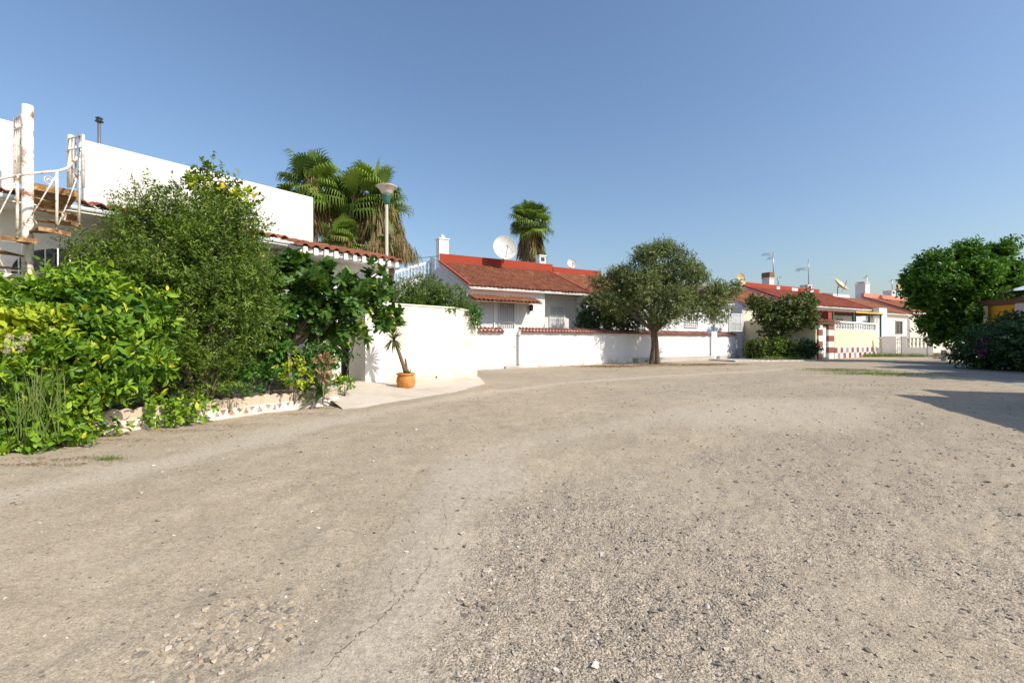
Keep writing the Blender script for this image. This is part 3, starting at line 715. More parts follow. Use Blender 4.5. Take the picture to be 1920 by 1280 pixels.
# hand rail
rail = [];
RH = lambda i: .84 + .42 * max(0, (2.8 - i) / 1.6)
for i in np.arange(1.2, 7.5, .25):
    a = a0 - 40 * i; z = zl - .178 * i + RH(i); rail.append((cx + (rt + .0) * math.cos(R(a)), cy + rt * math.sin(R(a)), z))
MB().tube(rail, .017, 8).build('handrail', M_rusty, st)
def scroll(mb, c, ux_, s, turns=1.6, r=.008):
    pts = []
    for k in range(22):
        u_ = k / 21; an = u_ * turns * 2 * PI; rr_ = s * (1 - .8 * u_); pts.append((c[0] + ux_[0] * rr_ * math.cos(an), c[1] + ux_[1] * rr_ * math.cos(an), c[2] + rr_ * math.sin(an)))
    mb.tube(pts, r, 5)
for i in range(2, 8):
    a, z = steps[i]; an = a
    x_, y_ = cx + rt * math.cos(R(an)), cy + rt * math.sin(R(an)); mb = MB(); mb.tube([(x_, y_, z), (x_, y_, z + RH(i))], .017, 8)
    a2 = an - 40; x2, y2 = cx + rt * math.cos(R(a2)), cy + rt * math.sin(R(a2)); mb.tube([(x_, y_, z + .8), ((x_ + x2) / 2, (y_ + y2) / 2, z + .3), (x2, y2, z - .14)], .008, 6)
    tx, ty = -math.sin(R(an)), math.cos(R(an))
    scroll(mb, (x_ - tx * -.0 + (x2 - x_) * .22, y_ + (y2 - y_) * .22, z + .68), (tx, ty), .07); scroll(mb, (x_ + (x2 - x_) * .7, y_ + (y2 - y_) * .7, z + .05), (tx, ty), .08)
    mb.build('baluster', M_rusty, st)
# terrace end rails at each side of the opening
mb = MB()
for (pxa, pxb, ptop, pbot, oo) in ((128, 156, 258, 352, .2), (28, 42, 222, 345, .2)):
    for k in range(5):
        pxx = pxa + (pxb - pxa) * k / 4; Y0 = cy + .75 - .16 * k; x_, y_, zt_ = P(pxx, ptop + (3 - 2 * k if pxa > 100 else -2 * k), Y0); zb = zat(pbot, Y0)
        mb.tube([(x_, y_, zb), (x_, y_, zt_)], .018 if k in (0, 4) else .010, 6)
        if k:
            mb.tube([prev, (x_, y_, zt_)], .012, 6); mb.tube([(prev[0], prev[1], prev[2] - .18), (x_, y_, zt_ - .18)], .010, 6)
        prev = (x_, y_, zt_)
mb.build('gate_rail', M_rusty, st)
x_, y_, z_ = P(133, 254, cy + .78); mb = MB(); mb.tube([(x_, y_, zat(350, y_)), (x_, y_, z_)], .04, 12); mb.build('gate_post', M_rusty, st)
# small white yard wall behind the hedge at the very left
mb = MB(); a_ = P(-160, 512, 6.1); b_ = P(70, 506, 6.9)
d_ = Frame((a_[0], a_[1]), (b_[0] - a_[0], b_[1] - a_[1])); L_ = math.hypot(b_[0] - a_[0], b_[1] - a_[1])
d_.box(mb, 0, L_, -.15, 0, -.05, 2.14); d_.box(mb, -.02, L_ + .02, -.18, .03, 2.143, 2.2)
o = mb.build('yard_wall', M_white); tag(o, 'low white yard wall glimpsed behind the bright hedge under the staircase', 'wall')

# ------------------------------------------------------------------ planter
PF = Frame(PL0, (ex, ey)); PLn = math.hypot(ex, ey)
t = thing('planter', 'low cream planter wall with scalloped top and red triangle mosaic', 'planter', PF.p(PLn / 2, -.2, 0))
mb = MB(); PF.box(mb, -.05, PLn, -.10, 0, -.05, .155); 
mb.build('kerb', M_kerbw, t)
mb = MB(); n_ = 150; a = []
for i in range(n_ + 1):
    s_ = -.04 + (PLn - .03) * i / n_; z_ = .275 + .034 * abs(math.sin(s_ * PI / .155)) + .008 * math.sin(s_ * 9) + random.uniform(-.003, .003); a.append((s_, z_))
vs = []; 
for s_, z_ in a: vs += [PF.p(s_, -.035, -.02), PF.p(s_, -.035, z_ - .012), PF.p(s_, -.055, z_), PF.p(s_, -.12, z_ - .006), PF.p(s_, -.14, -.02)]
fs = []
for i in range(n_):
    for k in range(4): fs.append((i * 5 + k, (i + 1) * 5 + k, (i + 1) * 5 + k + 1, i * 5 + k + 1))
fs += [(0, 1, 2, 3, 4), tuple(n_ * 5 + k for k in (4, 3, 2, 1, 0))]
mb.add(vs, fs); mb.build('scalloped_wall', M_planter, t)
mb = MB(); s_ = .06; k = 0
while s_ < PLn - .1:
    w_ = random.uniform(.06, .11); up_ = k % 2 == 0; z0, z1 = .05, .145
    tri_ = [(s_, z0), (s_ + w_, z0), (s_ + w_ * random.uniform(.35, .65), z1)] if up_ else [(s_, z1), (s_ + w_ * .5, z0 + random.uniform(0, .03)), (s_ + w_, z1)]
    if random.random() < .75: mb.prism([PF.p(x, .0, z) for x, z in tri_], (PF.n[0] * .004, PF.n[1] * .004, 0))
    s_ += w_ * random.uniform(.9, 1.7); k += 1
mb.build('mosaic', M_tilefrag, t)
mb = MB(); PF.box(mb, 0, PLn - .02, -1.6, -.14, -.05, .20); mb.build('soil', M_soil, t)
mb = MB(); PF.box(mb, PLn - .028, PLn + .06, -1.4, -.12, -.05, .27); PF.box(mb, PLn + .003, PLn + .10, -.7, -.02, -.05, .12); mb.build('end_wall', M_planter, t)

# apron / ramp (solid concrete)
front = [G(646, 768), G(690, 762), G(740, 754), G(800, 745), G(860, 735), G(912, 721)]
back = [(-4.7, 10.2), (-3.9, 11.2), (-3.3, 12.3), (-2.6, 12.95), (-1.9, 13.65), (-1.05, 14.55)]
zb_ = [.26, .24, .16, .12, .08, .03]
nu_, nv_ = 60, 24; vs = []; fs = []
def lerp_list(L, u_):
    x_ = u_ * (len(L) - 1); i = min(int(x_), len(L) - 2); f_ = x_ - i
    if isinstance(L[0], tuple): return tuple(L[i][q] * (1 - f_) + L[i + 1][q] * f_ for q in range(2))
    return L[i] * (1 - f_) + L[i + 1] * f_
for i in range(nu_ + 1):
    u_ = i / nu_; A_ = lerp_list(front, u_); B_ = lerp_list(back, u_); zz = lerp_list(zb_, u_)
    for j in range(nv_ + 1):
        v_ = j / nv_; x_ = A_[0] + (B_[0] - A_[0]) * v_; y_ = A_[1] + (B_[1] - A_[1]) * v_
        g0 = float(ground_z(np.array([x_]), np.array([y_]))[0])
        vs.append((x_, y_, g0 - .02 + (.055 + zz * .9) * (v_ ** .7) * 1.0 if v_ < 1 else g0 + .035 + zz * .9))
for i in range(nu_):
    for j in range(nv_):
        a = i * (nv_ + 1) + j; fs.append((a, a + nv_ + 1, a + nv_ + 2, a + 1))
mb = MB(); mb.add(vs, fs, 0, True); o = mb.build('path', M_apron)
if o.data.polygons[0].normal.z < 0: o.data.flip_normals()
tag(o, kind='structure')
# raised paved forecourt inside the gate
mb = MB(); mb.add([(-4.4, 10.9, .2), (-3.9, 11.1, .245), (-3.3, 12.3, .17), (-4.2, 13.4, .24), (-5.2, 12.2, .24)], [(0, 1, 2, 3, 4)]); o = mb.build('doorstep', M_apron); tag(o, kind='structure')

# ------------------------------------------------------------------ near garden wall
WF = Frame((-3.31, 12.2), (2.21, 2.2)); WL = math.hypot(2.21, 2.2)
t = thing('garden_wall', 'tall cream garden wall behind the orange plant pot', 'wall', WF.p(WL / 2, 0, 0))
mb = MB()
prof = [(-.3, -.1), (WL, -.1), (WL, 2.10), (WL - .5, 2.14), (WL - .9, 2.19), (-.3, 2.19)]
mb.prism([WF.p(a, 0, b) for a, b in prof], (-WF.n[0] * .2, -WF.n[1] * .2, 0))
WF.box(mb, WL - .2, WL - .002, -2.8, -.202, -.1, 2.08)
mb.build('wall', M_creamw, t)
mb = MB(); WF.box(mb, -.3, WL - .85, -.22, .025, 2.193, 2.235)
mb.prism([WF.p(a, .022, b) for a, b in [(WL - .85, 2.193), (WL - .45, 2.143), (WL + .02, 2.105), (WL + .02, 2.14), (WL - .45, 2.18), (WL - .85, 2.235)]], (-WF.n[0] * .24, -WF.n[1] * .24, 0)); mb.build('coping', M_creamw, t)
mb = MB(); mb.lathe(WF.p(1.55, .004, .16), [(.03, 0), (.03, .006), (.02, .007), (.02, .0)], 12, M=Matrix.Rotation(WF.rz, 4, 'Z') @ Matrix.Rotation(PI / 2, 4, 'X')); mb.build('drain_hole', M_dark, t)

# pot with leaning yucca
x, y = G(761, 733)
t = thing('plant_pot', 'round orange terracotta pot standing against the cream wall', 'pot', (x, y, .02))
h_ = .42; mb = MB(); mb.lathe((x, y, .02), [(.13, 0), (.15, .01), (.20, .10), (.225, .22), (.22, .30), (.195, .355), (.19, .365), (.22, .375), (.228, .40), (.22, .42), (.195, .42), (.185, .40), (.18, .37)], 32); mb.build('pot_body', M_terrapot, t)
mb = MB(); mb.lathe((x, y, .38), [(.182, 0), (.001, .012)], 24); mb.build('soil', M_soil, t)
t2 = thing('yucca_plant', 'leaning yucca with bare trunk and drooping rosette growing in the orange pot', 'plant', (x, y, .38))
mb = MB(); tipy = y - .05; tip = P(738, 640, tipy)
mb.tube([(x + .02, y, .36), (x - .06, y, .62), (x - .15, y - .02, .9), (x - .23, tipy, 1.15), (tip[0], tip[1], 1.24)], [.055, .045, .04, .038, .03], 10)
mb.tube([(x + .03, y + .03, .36), (x + .0, y + .05, .62), (x - .03, y + .06, .78)], [.03, .026, .02], 8)
mb.build('trunk', M_palmbark, t2)
def rosette(c, n, ln, w_, droop, elev=(-40, 80), rs=None):
    a = rng.uniform(0, 2 * PI, n); e = np.radians(rng.uniform(elev[0], elev[1], n)); A = np.stack([np.cos(a) * np.cos(e), np.sin(a) * np.cos(e), np.sin(e)], 1)
    Bv = unit(np.cross(np.array([0, 0, 1.]), A)); C = np.cross(A, Bv)
    T = []; 
    for k in range(6):
        u_ = k / 5; ww_ = w_ * (math.sin(PI * min(1, .15 + u_ * .85)) ** .6 if k < 5 else 0); T += [(u_, ww_ / 2, -droop * u_ * u_), (u_, -ww_ / 2, -droop * u_ * u_)]
    Fq_ = np.array([(2 * k, 2 * k + 1, 2 * k + 3, 2 * k + 2) for k in range(5)])
    return scatter(np.array(T), [Fq_], np.tile(np.array(c, float), (n, 1)), A, Bv, C, ln * rng.uniform(.7, 1.15, n), np.clip(rng.normal(.5, .2, n), 0, .93))
foliage_obj('leaves', [rosette((tip[0], tip[1], 1.24), 60, .36, .10, .55), rosette((tip[0] - .02, tip[1], 1.38), 50, .34, .10, .4, (0, 85)), rosette((x + .06, y, .40), 30, .2, .13, .35, (10, 80)), rosette((x - .03, y + .06, .78), 6, .06, .15, .3)], L_small, t2)

# ------------------------------------------------------------------ street lamp
x, y, z = P(725, 400, 16.0)
t = thing('street_lamp', 'tall street lamp with green collar and wide saucer shade before the palms', 'street lamp', (x, y, 0))
MB().tube([(x, y, 0), (x, y, zat(380, y))], [.075, .055], 14).build('pole', M_lamppole, t)
mb = MB(); zc = zat(383, y); mb.lathe((x, y, zc), [(.08, 0), (.10, .02), (.13, .16), (.17, .28), (.175, .31), (.15, .33)], 20); mb.build('collar', M_green, t)
mb = MB(); mb.lathe((x, y, zc), [(.15, .33), (.19, .40), (.24, .50), (.34, .58), (.36, .60), (.36, .62), (.30, .64), (.1, .70), (.001, .71)], 28); mb.build('lamp_shade', M_lampglass, t)

# ================================================================== TERRACE ROW
O_T = ((880 - 960) / F * 23, 23.0)
T = Frame(O_T, (.875, .484))
EZ = 4.02; RUN = 4.36; RISE = 1.85
def house(label, t0, t1, dz, wallm, tilem, parm, parh, part0, part1, wo=-.35, name='terraced_house', gable0=True, gable1=True, gm=None, extra_wall=None, verge=None):
    h = thing(name, label, 'house', T.p((t0 + t1) / 2, -4, 0)); e = EZ + dz; rz_ = e + RISE
    mb = MB(); wz1 = e - .06
    if extra_wall: extra_wall(mb, wz1)
    else: T.box(mb, t0 + .02, t1 - .02, -2 * RUN + .35, wo, -.1, wz1)
    mb.build('wall', wallm, h)
    # gable ends
    mb = MB()
    for tt, on in ((t0, gable0), (t1 - .2, gable1)):
        mb = MB()
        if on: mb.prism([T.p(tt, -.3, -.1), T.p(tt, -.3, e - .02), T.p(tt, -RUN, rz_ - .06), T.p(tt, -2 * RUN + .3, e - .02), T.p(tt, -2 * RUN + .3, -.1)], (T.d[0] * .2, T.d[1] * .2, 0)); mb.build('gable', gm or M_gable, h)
    mb = MB()   # roof deck
    mb.hexa([T.p(t0, .0, e - .09), T.p(t1, .0, e - .09), T.p(t1, -RUN, rz_ - .09), T.p(t0, -RUN, rz_ - .09), T.p(t0, .0, e - .03), T.p(t1, .0, e - .03), T.p(t1, -RUN, rz_ - .02), T.p(t0, -RUN, rz_ - .02)])
    mb.hexa([T.p(t0, -RUN, rz_ - .09), T.p(t1, -RUN, rz_ - .09), T.p(t1, -2 * RUN, e - .09), T.p(t0, -2 * RUN, e - .09), T.p(t0, -RUN, rz_ - .02), T.p(t1, -RUN, rz_ - .02), T.p(t1, -2 * RUN, e - .02), T.p(t0, -2 * RUN, e - .02)])
    T.box(mb, t0 + .1, t1 - .1, -.34, -.02, e - .14, e - .092)
    mb.build('eaves', M_whitehouse, h)
    sl = math.hypot(RUN, RISE)
    tile_obj('roof', [tile_patch(T.p(t0, .06, e - .01), T.p(t1, .06, e - .01), up3(T, RUN, RISE), sl, tw=.24, tl=.38, h=.06)], tilem, h)
    if parm:
        mb = MB(); a, b = part0, part1; T.box(mb, a, b, -RUN - .25, -RUN + .02, rz_ - .35, rz_ + parh); mb.build('parapet', parm, h)
    if verge:
        for tt in verge:
            mb = MB(); mb.hexa([T.p(tt - .09, .07, e + .03), T.p(tt + .09, .07, e + .03), T.p(tt + .09, -RUN, rz_ + .03), T.p(tt - .09, -RUN, rz_ + .03), T.p(tt - .07, .07, e + .12), T.p(tt + .07, .07, e + .12), T.p(tt + .07, -RUN, rz_ + .12), T.p(tt - .07, -RUN, rz_ + .12)])
            mb.build('verge', M_trimred, h)
    return h
def chimney(h, tt, oo, z0, z1, w_=.5, mat=M_chim, cap='box', name='chimney', d_=None):
    mb = MB(); T.box(mb, tt - w_ / 2, tt + w_ / 2, oo - (d_ or w_) / 2, oo + (d_ or w_) / 2, z0, z1)
    T.box(mb, tt - w_ / 2 - .05, tt + w_ / 2 + .05, oo - (d_ or w_) / 2 - .05, oo + (d_ or w_) / 2 + .05, z1 + .002, z1 + .07)
    c = mb.build(name, mat, h)
    if cap == 'box':
        mb = MB(); T.box(mb, tt - w_ * .32, tt + w_ * .32, oo - w_ * .32, oo + w_ * .32, z1 + .075, z1 + .20); T.box(mb, tt - w_ * .5, tt + w_ * .5, oo - w_ * .5, oo + w_ * .5, z1 + .203, z1 + .25); mb.build('cowl', mat, c)
    elif cap == 'urn':
        mb = MB(); mb.lathe(T.p(tt, oo, z1 + .07), [(w_ * .3, 0), (w_ * .2, .06), (w_ * .28, .14), (w_ * .1, .24), (.001, .3)], 14); mb.build('cowl', mat, c)
    elif cap == 'dark':
        mb = MB(); T.box(mb, tt - w_ * .3, tt + w_ * .3, oo + w_ / 2 + .003, oo + w_ / 2 + .01, z1 - .35, z1 - .08); mb.build('vent', M_dark, c)
    return c
def grille(parent, fr_, t0, t1, o_, z0, z1, n, rails=3, r=.012, mat=None, name='grille'):
    mb = MB()
    for k in np.linspace(t0, t1, n): mb.tube([fr_.p(k, o_, z0), fr_.p(k, o_, z1)], r, 6)
    for zz in np.linspace(z0, z1, rails): mb.tube([fr_.p(t0, o_, zz), fr_.p(t1, o_, zz)], r, 6)
    return mb.build(name, mat or M_whitepaint, parent)
def window(h, fr_, t0, t1, o_, z0, z1, glassm=None, grill=True, shutter=None, name='window', frm=None, nb_=9):
    mb = MB(); fr_.box(mb, t0, t1, o_, o_ + .012, z0, z1); g = mb.build(name, shutter or glassm or M_glass, h)
    mb = MB(); q = .06
    fr_.box(mb, t0 - q, t0, o_, o_ + .05, z0 - q, z1 + q); fr_.box(mb, t1, t1 + q, o_, o_ + .05, z0 - q, z1 + q); fr_.box(mb, t0, t1, o_, o_ + .05, z1, z1 + q); fr_.box(mb, t0, t1, o_, o_ + .05, z0 - q, z0)
    m_ = (t0 + t1) / 2; fr_.box(mb, m_ - .025, m_ + .025, o_ + .013, o_ + .03, z0, z1)
    mb.build('frame', frm or M_whitepaint, g)
    if grill: grille(g, fr_, t0 - .02, t1 + .02, o_ + .13, z0 - .02, z1 + .02, nb_)
    return g

# --- house 1
def wall1(mb, z1):
    T.box(mb, .2, 4.77, -8.4, -.35, -.1, z1); T.box(mb, 4.77, 7.64, -8.4, -1.3, -.1, z1)
h1 = house('white house with brown tiled roof, red parapet and tiled awning over its door', 0, 7.66, 0, M_whitehouse, M_tile_brown, M_redpaint, .52, .02, 8.0, extra_wall=wall1, gable1=False, verge=(.0, 7.66))
chimney(h1, .28, -RUN - .3, EZ + RISE - .3, zat(449, 27), .58, M_whitepaint, 'urn')
# awning
ta0, ta1 = .05, T.s_at(1013, .55); za = zat(562, 22.6)
mb = MB(); mb.hexa([T.p(ta0, .75, za - .09), T.p(ta1, .75, za - .09), T.p(ta1, -.34, za + .25), T.p(ta0, -.34, za + .25), T.p(ta0, .75, za - .02), T.p(ta1, .75, za - .02), T.p(ta1, -.34, za + .32), T.p(ta0, -.34, za + .32)])
aw = mb.build('awning', M_wood, h1)
tile_obj('awning_tiles', [tile_patch(T.p(ta0, .8, za - .01), T.p(ta1, .8, za - .01), up3(T, 1.1, .34), 1.15, tw=.24, tl=.38, h=.06)], M_tile_orange, aw)
td0, td1 = T.s_at(936, -.35), T.s_at(962, -.35)
mb = MB(); T.box(mb, td0, td1, -.345, -.32, 1.2, 3.25); d = mb.build('door', M_greypanel, h1)
mb = MB(); 
for a_, b_ in ((td0 - .07, td0), (td1, td1 + .07)): T.box(mb, a_, b_, -.345, -.28, 1.2, 3.32)
T.box(mb, td0, td1, -.345, -.28, 3.253, 3.32); mb.build('frame', M_greypanel, d)
grille(d, T, td0 + .03, td1 - .03, -.22, 1.25, 3.2, 7, 3, .016, M_gray)
tp0, tp1 = T.s_at(897, -.35), T.s_at(925, -.35)
mb = MB(); T.box(mb, tp0, tp1, -.345, -.33, 1.9, 3.2); pnl = mb.build('shutter', M_greypanel, h1)
mb = MB(); T.box(mb, tp1, tp1 + .06, -.345, -.26, 1.2, 3.3); T.box(mb, tp0 - .06, tp0, -.345, -.26, 1.2, 3.3); mb.build('frame', M_whitepaint, pnl)
tw0, tw1 = T.s_at(1031, -1.3), T.s_at(1056, -1.3)
window(h1, T, tw0, tw1, -1.295, 1.9, 3.25, shutter=M_greypanel, nb_=8)
mb = MB(); lx = T.p(T.s_at(996, -.2), -.2, zat(583, 25)); mb.lathe(lx, [(.06, 0), (.10, .05), (.12, .28), (.14, .30), (.02, .38)], 8); mb.tube([lx, T.p(T.s_at(996, -.2), -.36, lx[2] + .3)], .015, 6); mb.build('wall_lamp', M_dark, h1)
chimney(h1, T.s_at(1014, -RUN - 1.2), -RUN - 1.2, EZ + 1.3, zat(478, 31), .5, M_whitepaint, 'dark')

# --- house 2
h2 = house('white house half hidden by the olive tree, red parapet and small dish', 7.66, 21.0, -.05, M_bright, M_tile_orange, M_redpaint, .42, 8.05, 12.2, gable0=False, verge=())
tw0, tw1 = T.s_at(1371, -.35), T.s_at(1389, -.35); window(h2, T, tw0, tw1, -.345, 2.0, 3.2, nb_=8, shutter=M_greypanel)
tw0, tw1 = T.s_at(1283, -.35), T.s_at(1308, -.35)
mb = MB(); T.box(mb, tw0, tw1, -.348, -.34, 2.2, 2.85); lat = mb.build('lattice_screen', M_gray, h2)
mb = MB()
for k in np.linspace(tw0, tw1, 8): T.box(mb, k - .03, k + .03, -.34, -.29, 2.2, 2.85)
for k in np.linspace(2.2, 2.85, 5): T.box(mb, tw0, tw1, -.29, -.26, k - .03, k + .03)
mb.build('lattice', M_whitepaint, lat)
tw0, tw1 = T.s_at(1192, -.35), T.s_at(1210, -.35); window(h2, T, tw0, tw1, -.345, 1.0, 3.1, nb_=6)
mb = MB(); tx = T.s_at(1341, -.2); mb.tube([T.p(tx, -.28, 1), T.p(tx, -.28, 3.9)], .04, 8); mb.build('downpipe', M_greypanel, h2)
mb = MB(); T.box(mb, 13.5, 20.8, -RUN - 1.5, -RUN - 1.3, EZ + RISE - .3, EZ + RISE + .28); mb.build('rear_parapet', M_pinkw, h2)
chimney(h2, 14.2, -RUN - 1, EZ + 1, EZ + RISE + .6, .5, M_whitepaint, 'dark')

# --- house 3
h3 = house('house with plain orange tiled roof between the olive tree and the red-roofed house', 22.3, 28.6, -.05, M_beige, M_tile_orange, None, 0, 0, 0, verge=(28.55,))
mb = MB(); T.box(mb, 22.4, 27.5, -RUN - 1.2, -RUN - 1.0, EZ + RISE - .3, EZ + RISE + .2); mb.build('rear_parapet', M_pinkw, h3)
# --- house 4
h4 = house('house with bright red painted roof and red parapet with three white vents', 28.6, 41.6, .22, M_bluew, M_tile_red, M_redpaint, .42, 28.62, 40.8, verge=(28.72, 41.5))
zz = EZ + .22 + RISE + .18
for px_ in (1459, 1490, 1522):
    tt = T.s_at(px_, -RUN + .02); ww_ = .25 if px_ != 1490 else .5
    mb = MB(); T.box(mb, tt - ww_, tt + ww_, -RUN + .023, -RUN + .05, zz - .18, zz + .12); v = mb.build('vent', M_whitepaint, h4)
cc = chimney(h4, T.s_at(1440, -RUN - .9), -RUN - .9, EZ + 1.5, zat(523, 44), .75, M_chim, None)
mb = MB(); tt = T.s_at(1440, -RUN - .9); T.box(mb, tt - .4, tt + .4, -RUN - 1.3, -RUN - .5, zat(523, 44) + .073, zat(512, 44)); mb.build('brick_top', M_wood, cc)
chimney(h4, T.s_at(1511, -RUN - .6), -RUN - .6, EZ + 1.8, zat(537, 47), .75, M_chim, 'dark')
for a_, b_ in ((1566, 1580), (1618, 1630)):
    tw0, tw1 = T.s_at(a_, -.35), T.s_at(b_, -.35); window(h4, T, tw0, tw1, -.345, 2.2, 3.2, nb_=7)
mb = MB(); tw0, tw1 = T.s_at(1534, -.35), T.s_at(1548, -.35); T.box(mb, tw0, tw1, -.345, -.33, .2, 3.6); mb.build('doorway', M_glass, h4)
mb = MB(); tw0, tw1 = T.s_at(1598, -.35), T.s_at(1601, -.35); T.box(mb, tw0, tw1, -.345, -.15, 3.0, 3.5); mb.build('meter_box', M_dark, h4)
# pergola in front of house 4
tp = [T.s_at(px_, 1.6) for px_ in (1529, 1563, 1601, 1631, 1652)]
pg = thing('pergola', 'yellow-edged flat pergola roof on thin posts before the red-roofed house', 'pergola', T.p(tp[1], 1, 0))
mb = MB(); T.box(mb, tp[0], tp[4], -.3, 1.7, 3.62, 3.70)
for k in np.linspace(tp[0], tp[4], 14): T.box(mb, k - .04, k + .04, -.3, 1.7, 3.52, 3.617)
mb.build('roof_deck', M_wood, pg)
mb = MB(); T.box(mb, tp[2], tp[4] + .1, 1.703, 1.76, 3.60, 3.73); mb.build('edge_board', M_yellowedge, pg)
for k in tp:
    mb = MB(); T.box(mb, k - .06, k + .06, 1.5, 1.62, 0, 3.6); mb.build('post', M_green if k != tp[0] else M_redpaint, pg)
# --- house 5
h5 = house('cream house with one dark narrow window behind the white balustrade wall', 41.6, 49.8, 0, M_pinkw, M_tile_orange, M_pinkw, .35, 41.65, 46.8, verge=(49.7,), gable0=False)
tw0, tw1 = T.s_at(1679, -.35), T.s_at(1691, -.35); window(h5, T, tw0, tw1, -.345, 2.0, 3.25, grill=False, frm=M_gray)
mb = MB(); tx = T.s_at(1704, -.3); mb.tube([T.p(tx, -.25, .5), T.p(tx, -.25, EZ - .2)], .06, 8); mb.build('downpipe', M_beige, h5)
mb = MB(); tx0, tx1 = T.s_at(1645, -.3), T.s_at(1664, -.3); T.box(mb, tx0, tx1, -.34, -.28, 0, 3.5); mb.build('painted_bay', M_bluew, h5)
chimney(h5, T.s_at(1617, -RUN - .6), -RUN - .6, EZ + 1.5, zat(535, 53), 1.0, M_chim, 'box')
# --- house 6
h6 = house('last beige house of the row with faded pink parapet, beside the big green tree', 49.8, 62, .25, M_beige, M_tile_orange, M_pinkpaint, .5, 49.9, 60, gable1=True, verge=(49.9,))
tw0, tw1 = T.s_at(1734, -.35), T.s_at(1743, -.35); window(h6, T, tw0, tw1, -.345, 1.8, 3.2, nb_=5, shutter=M_whitepaint)
chimney(h6, T.s_at(1667, -RUN - .6), -RUN - .6, EZ + 1.5, zat(546, 55), .9, M_chim, 'dark')

# --- air conditioner, dishes, antennas
x, y, z = T.p(T.s_at(1650, .3), .3, zat(597, 44))
t = thing('air_conditioner', 'white air conditioning unit hung by the end of the pergola', 'air conditioner', (x, y, z))
mb = MB(); mb.box((x, y, z + .45), (1.5, .5, .95), T.rz); mb.build('casing', M_whitepaint, t)
mb = MB(); mb.lathe((x - .25 + T.n[0] * .255, y + T.n[1] * .255, z + .45), [(.33, 0), (.33, .02), (.28, .025), (.001, .02)], 20, M=Matrix.Rotation(T.rz, 4, 'Z') @ Matrix.Rotation(PI / 2, 4, 'X')); mb.build('fan_grille', M_dark, t)
mb = MB(); mb.box((x, y + .35, z + .2), (.9, .7, .06), T.rz); mb.build('bracket', M_steel, t)
def dish(c, r, face, mat, label, mastlen, name='satellite_dish', depth=.16, group='satellite dishes on the roofs'):
    fv = Vector(face).normalized(); Mx = fv.to_track_quat('Z', 'Y').to_matrix().to_4x4(); c = Vector(c)
    base = c - fv * (r * .25) - Vector((0, 0, mastlen)); t = thing(name, label, 'satellite dish', base, group)
    prof = [(.001, 0)] + [(r * k / 8, depth * r * (k / 8) ** 2 * 2) for k in range(1, 9)] + [(r * 1.01, depth * r * 2 + .01), (r * .98, depth * r * 2 - .03)] + [(r * k / 8, depth * r * (k / 8) ** 2 * 2 - .03) for k in range(7, 0, -1)] + [(.001, -.03)]
    MB().lathe(c, prof, 36, M=Mx).build('reflector', mat, t)
    foc = c + fv * r * 1.0 - Vector((0, 0, r * .12)); low = c + fv * depth * r * 2 - Vector((0, 0, r * .95))
    mb = MB(); mb.tube([low, foc], .018 * max(1, r), 6); 
    for sx_ in (-.7, .7):
        q = c + Mx.to_3x3() @ Vector((sx_ * r, -.3 * r, depth * r * 1.2)); mb.tube([q, foc], .01, 5)
    mb.build('arm', M_dark, t)
    mb = MB(); mb.tube([foc + fv * .05, foc - fv * .08], .05 * max(.8, r), 10); mb.build('receiver', M_greypanel, t)
    mb = MB(); mb.tube([base, c - fv * (r * .25)], .035, 10); mb.tube([c - fv * (r * .25), c], .05, 8); mb.build('mast', M_dark, t)
dish(P(945, 467, 28.2), .76, (.35, -1, .25), M_dishw, 'large white satellite dish on the brown roof by the red parapet', .8)
dish(P(1071, 495, 32.0), .34, (.3, -1, .25), M_dishw, 'small white satellite dish at the red parapet left of the olive tree', .55)
dish(P(1387, 524, 38), .52, (.5, -1, .2), M_dishy, 'yellowed satellite dish right of the olive tree crown', .7)
dish(P(1574, 536, 47), .85, (.55, -.7, .75), M_dishy, 'big tilted yellowish dish above the white parapet', .9)
dish(P(1684, 541, 52), .62, (.6, -.9, .4), M_disho, 'rusty orange satellite dish next to the big green tree', .8)
def antenna(px_, ptop, pbot, Y, label, els, side=-1, grid=False):
    x, y, z1 = P(px_, ptop, Y); z0 = zat(pbot, Y); t = thing('tv_antenna', label, 'antenna', (x, y, z0), 'rooftop antennas')
    MB().tube([(x, y, z0), (x, y, z1)], .045, 6).build('mast', M_steel, t)
    for (dz_, ln, n_) in els:
        mb = MB(); zz = z1 - dz_; a = Vector((x, y, zz)); b = a + Vector((side * ln, .25 * ln, 0)); mb.tube([a - (b - a) * .15, b], .022, 5)
        for k in range(n_):
            q = a + (b - a) * (k + .5) / n_; mb.tube([q + Vector((.05, -.28, .12)), q - Vector((.05, -.28, .12))], .014, 4)
            if grid and k > n_ * .6: mb.tube([q + Vector((0, 0, .3)), q - Vector((0, 0, .3))], .014, 4)
        mb.build('aerial', M_steel, t)
antenna(1450, 474, 532, 44, 'tall antenna beside the brick-topped chimney, aerial pointing left', [(.12, 1.0, 7), (.5, .5, 4)])
antenna(1516, 486, 538, 47, 'antenna with bushy aerial by the dark chimney on the red parapet', [(1.0, 1.1, 10)], grid=True)
antenna(1625, 516, 556, 52, 'bare antenna mast beside the pink-capped chimney', [(.2, .2, 2)])
antenna(1673, 523, 552, 55, 'thin mast behind the rusty orange dish', [(.2, .2, 2)])
antenna(1459, 519, 534, 45, 'short stub antenna just right of the tallest one', [(.1, .25, 2)], side=1)

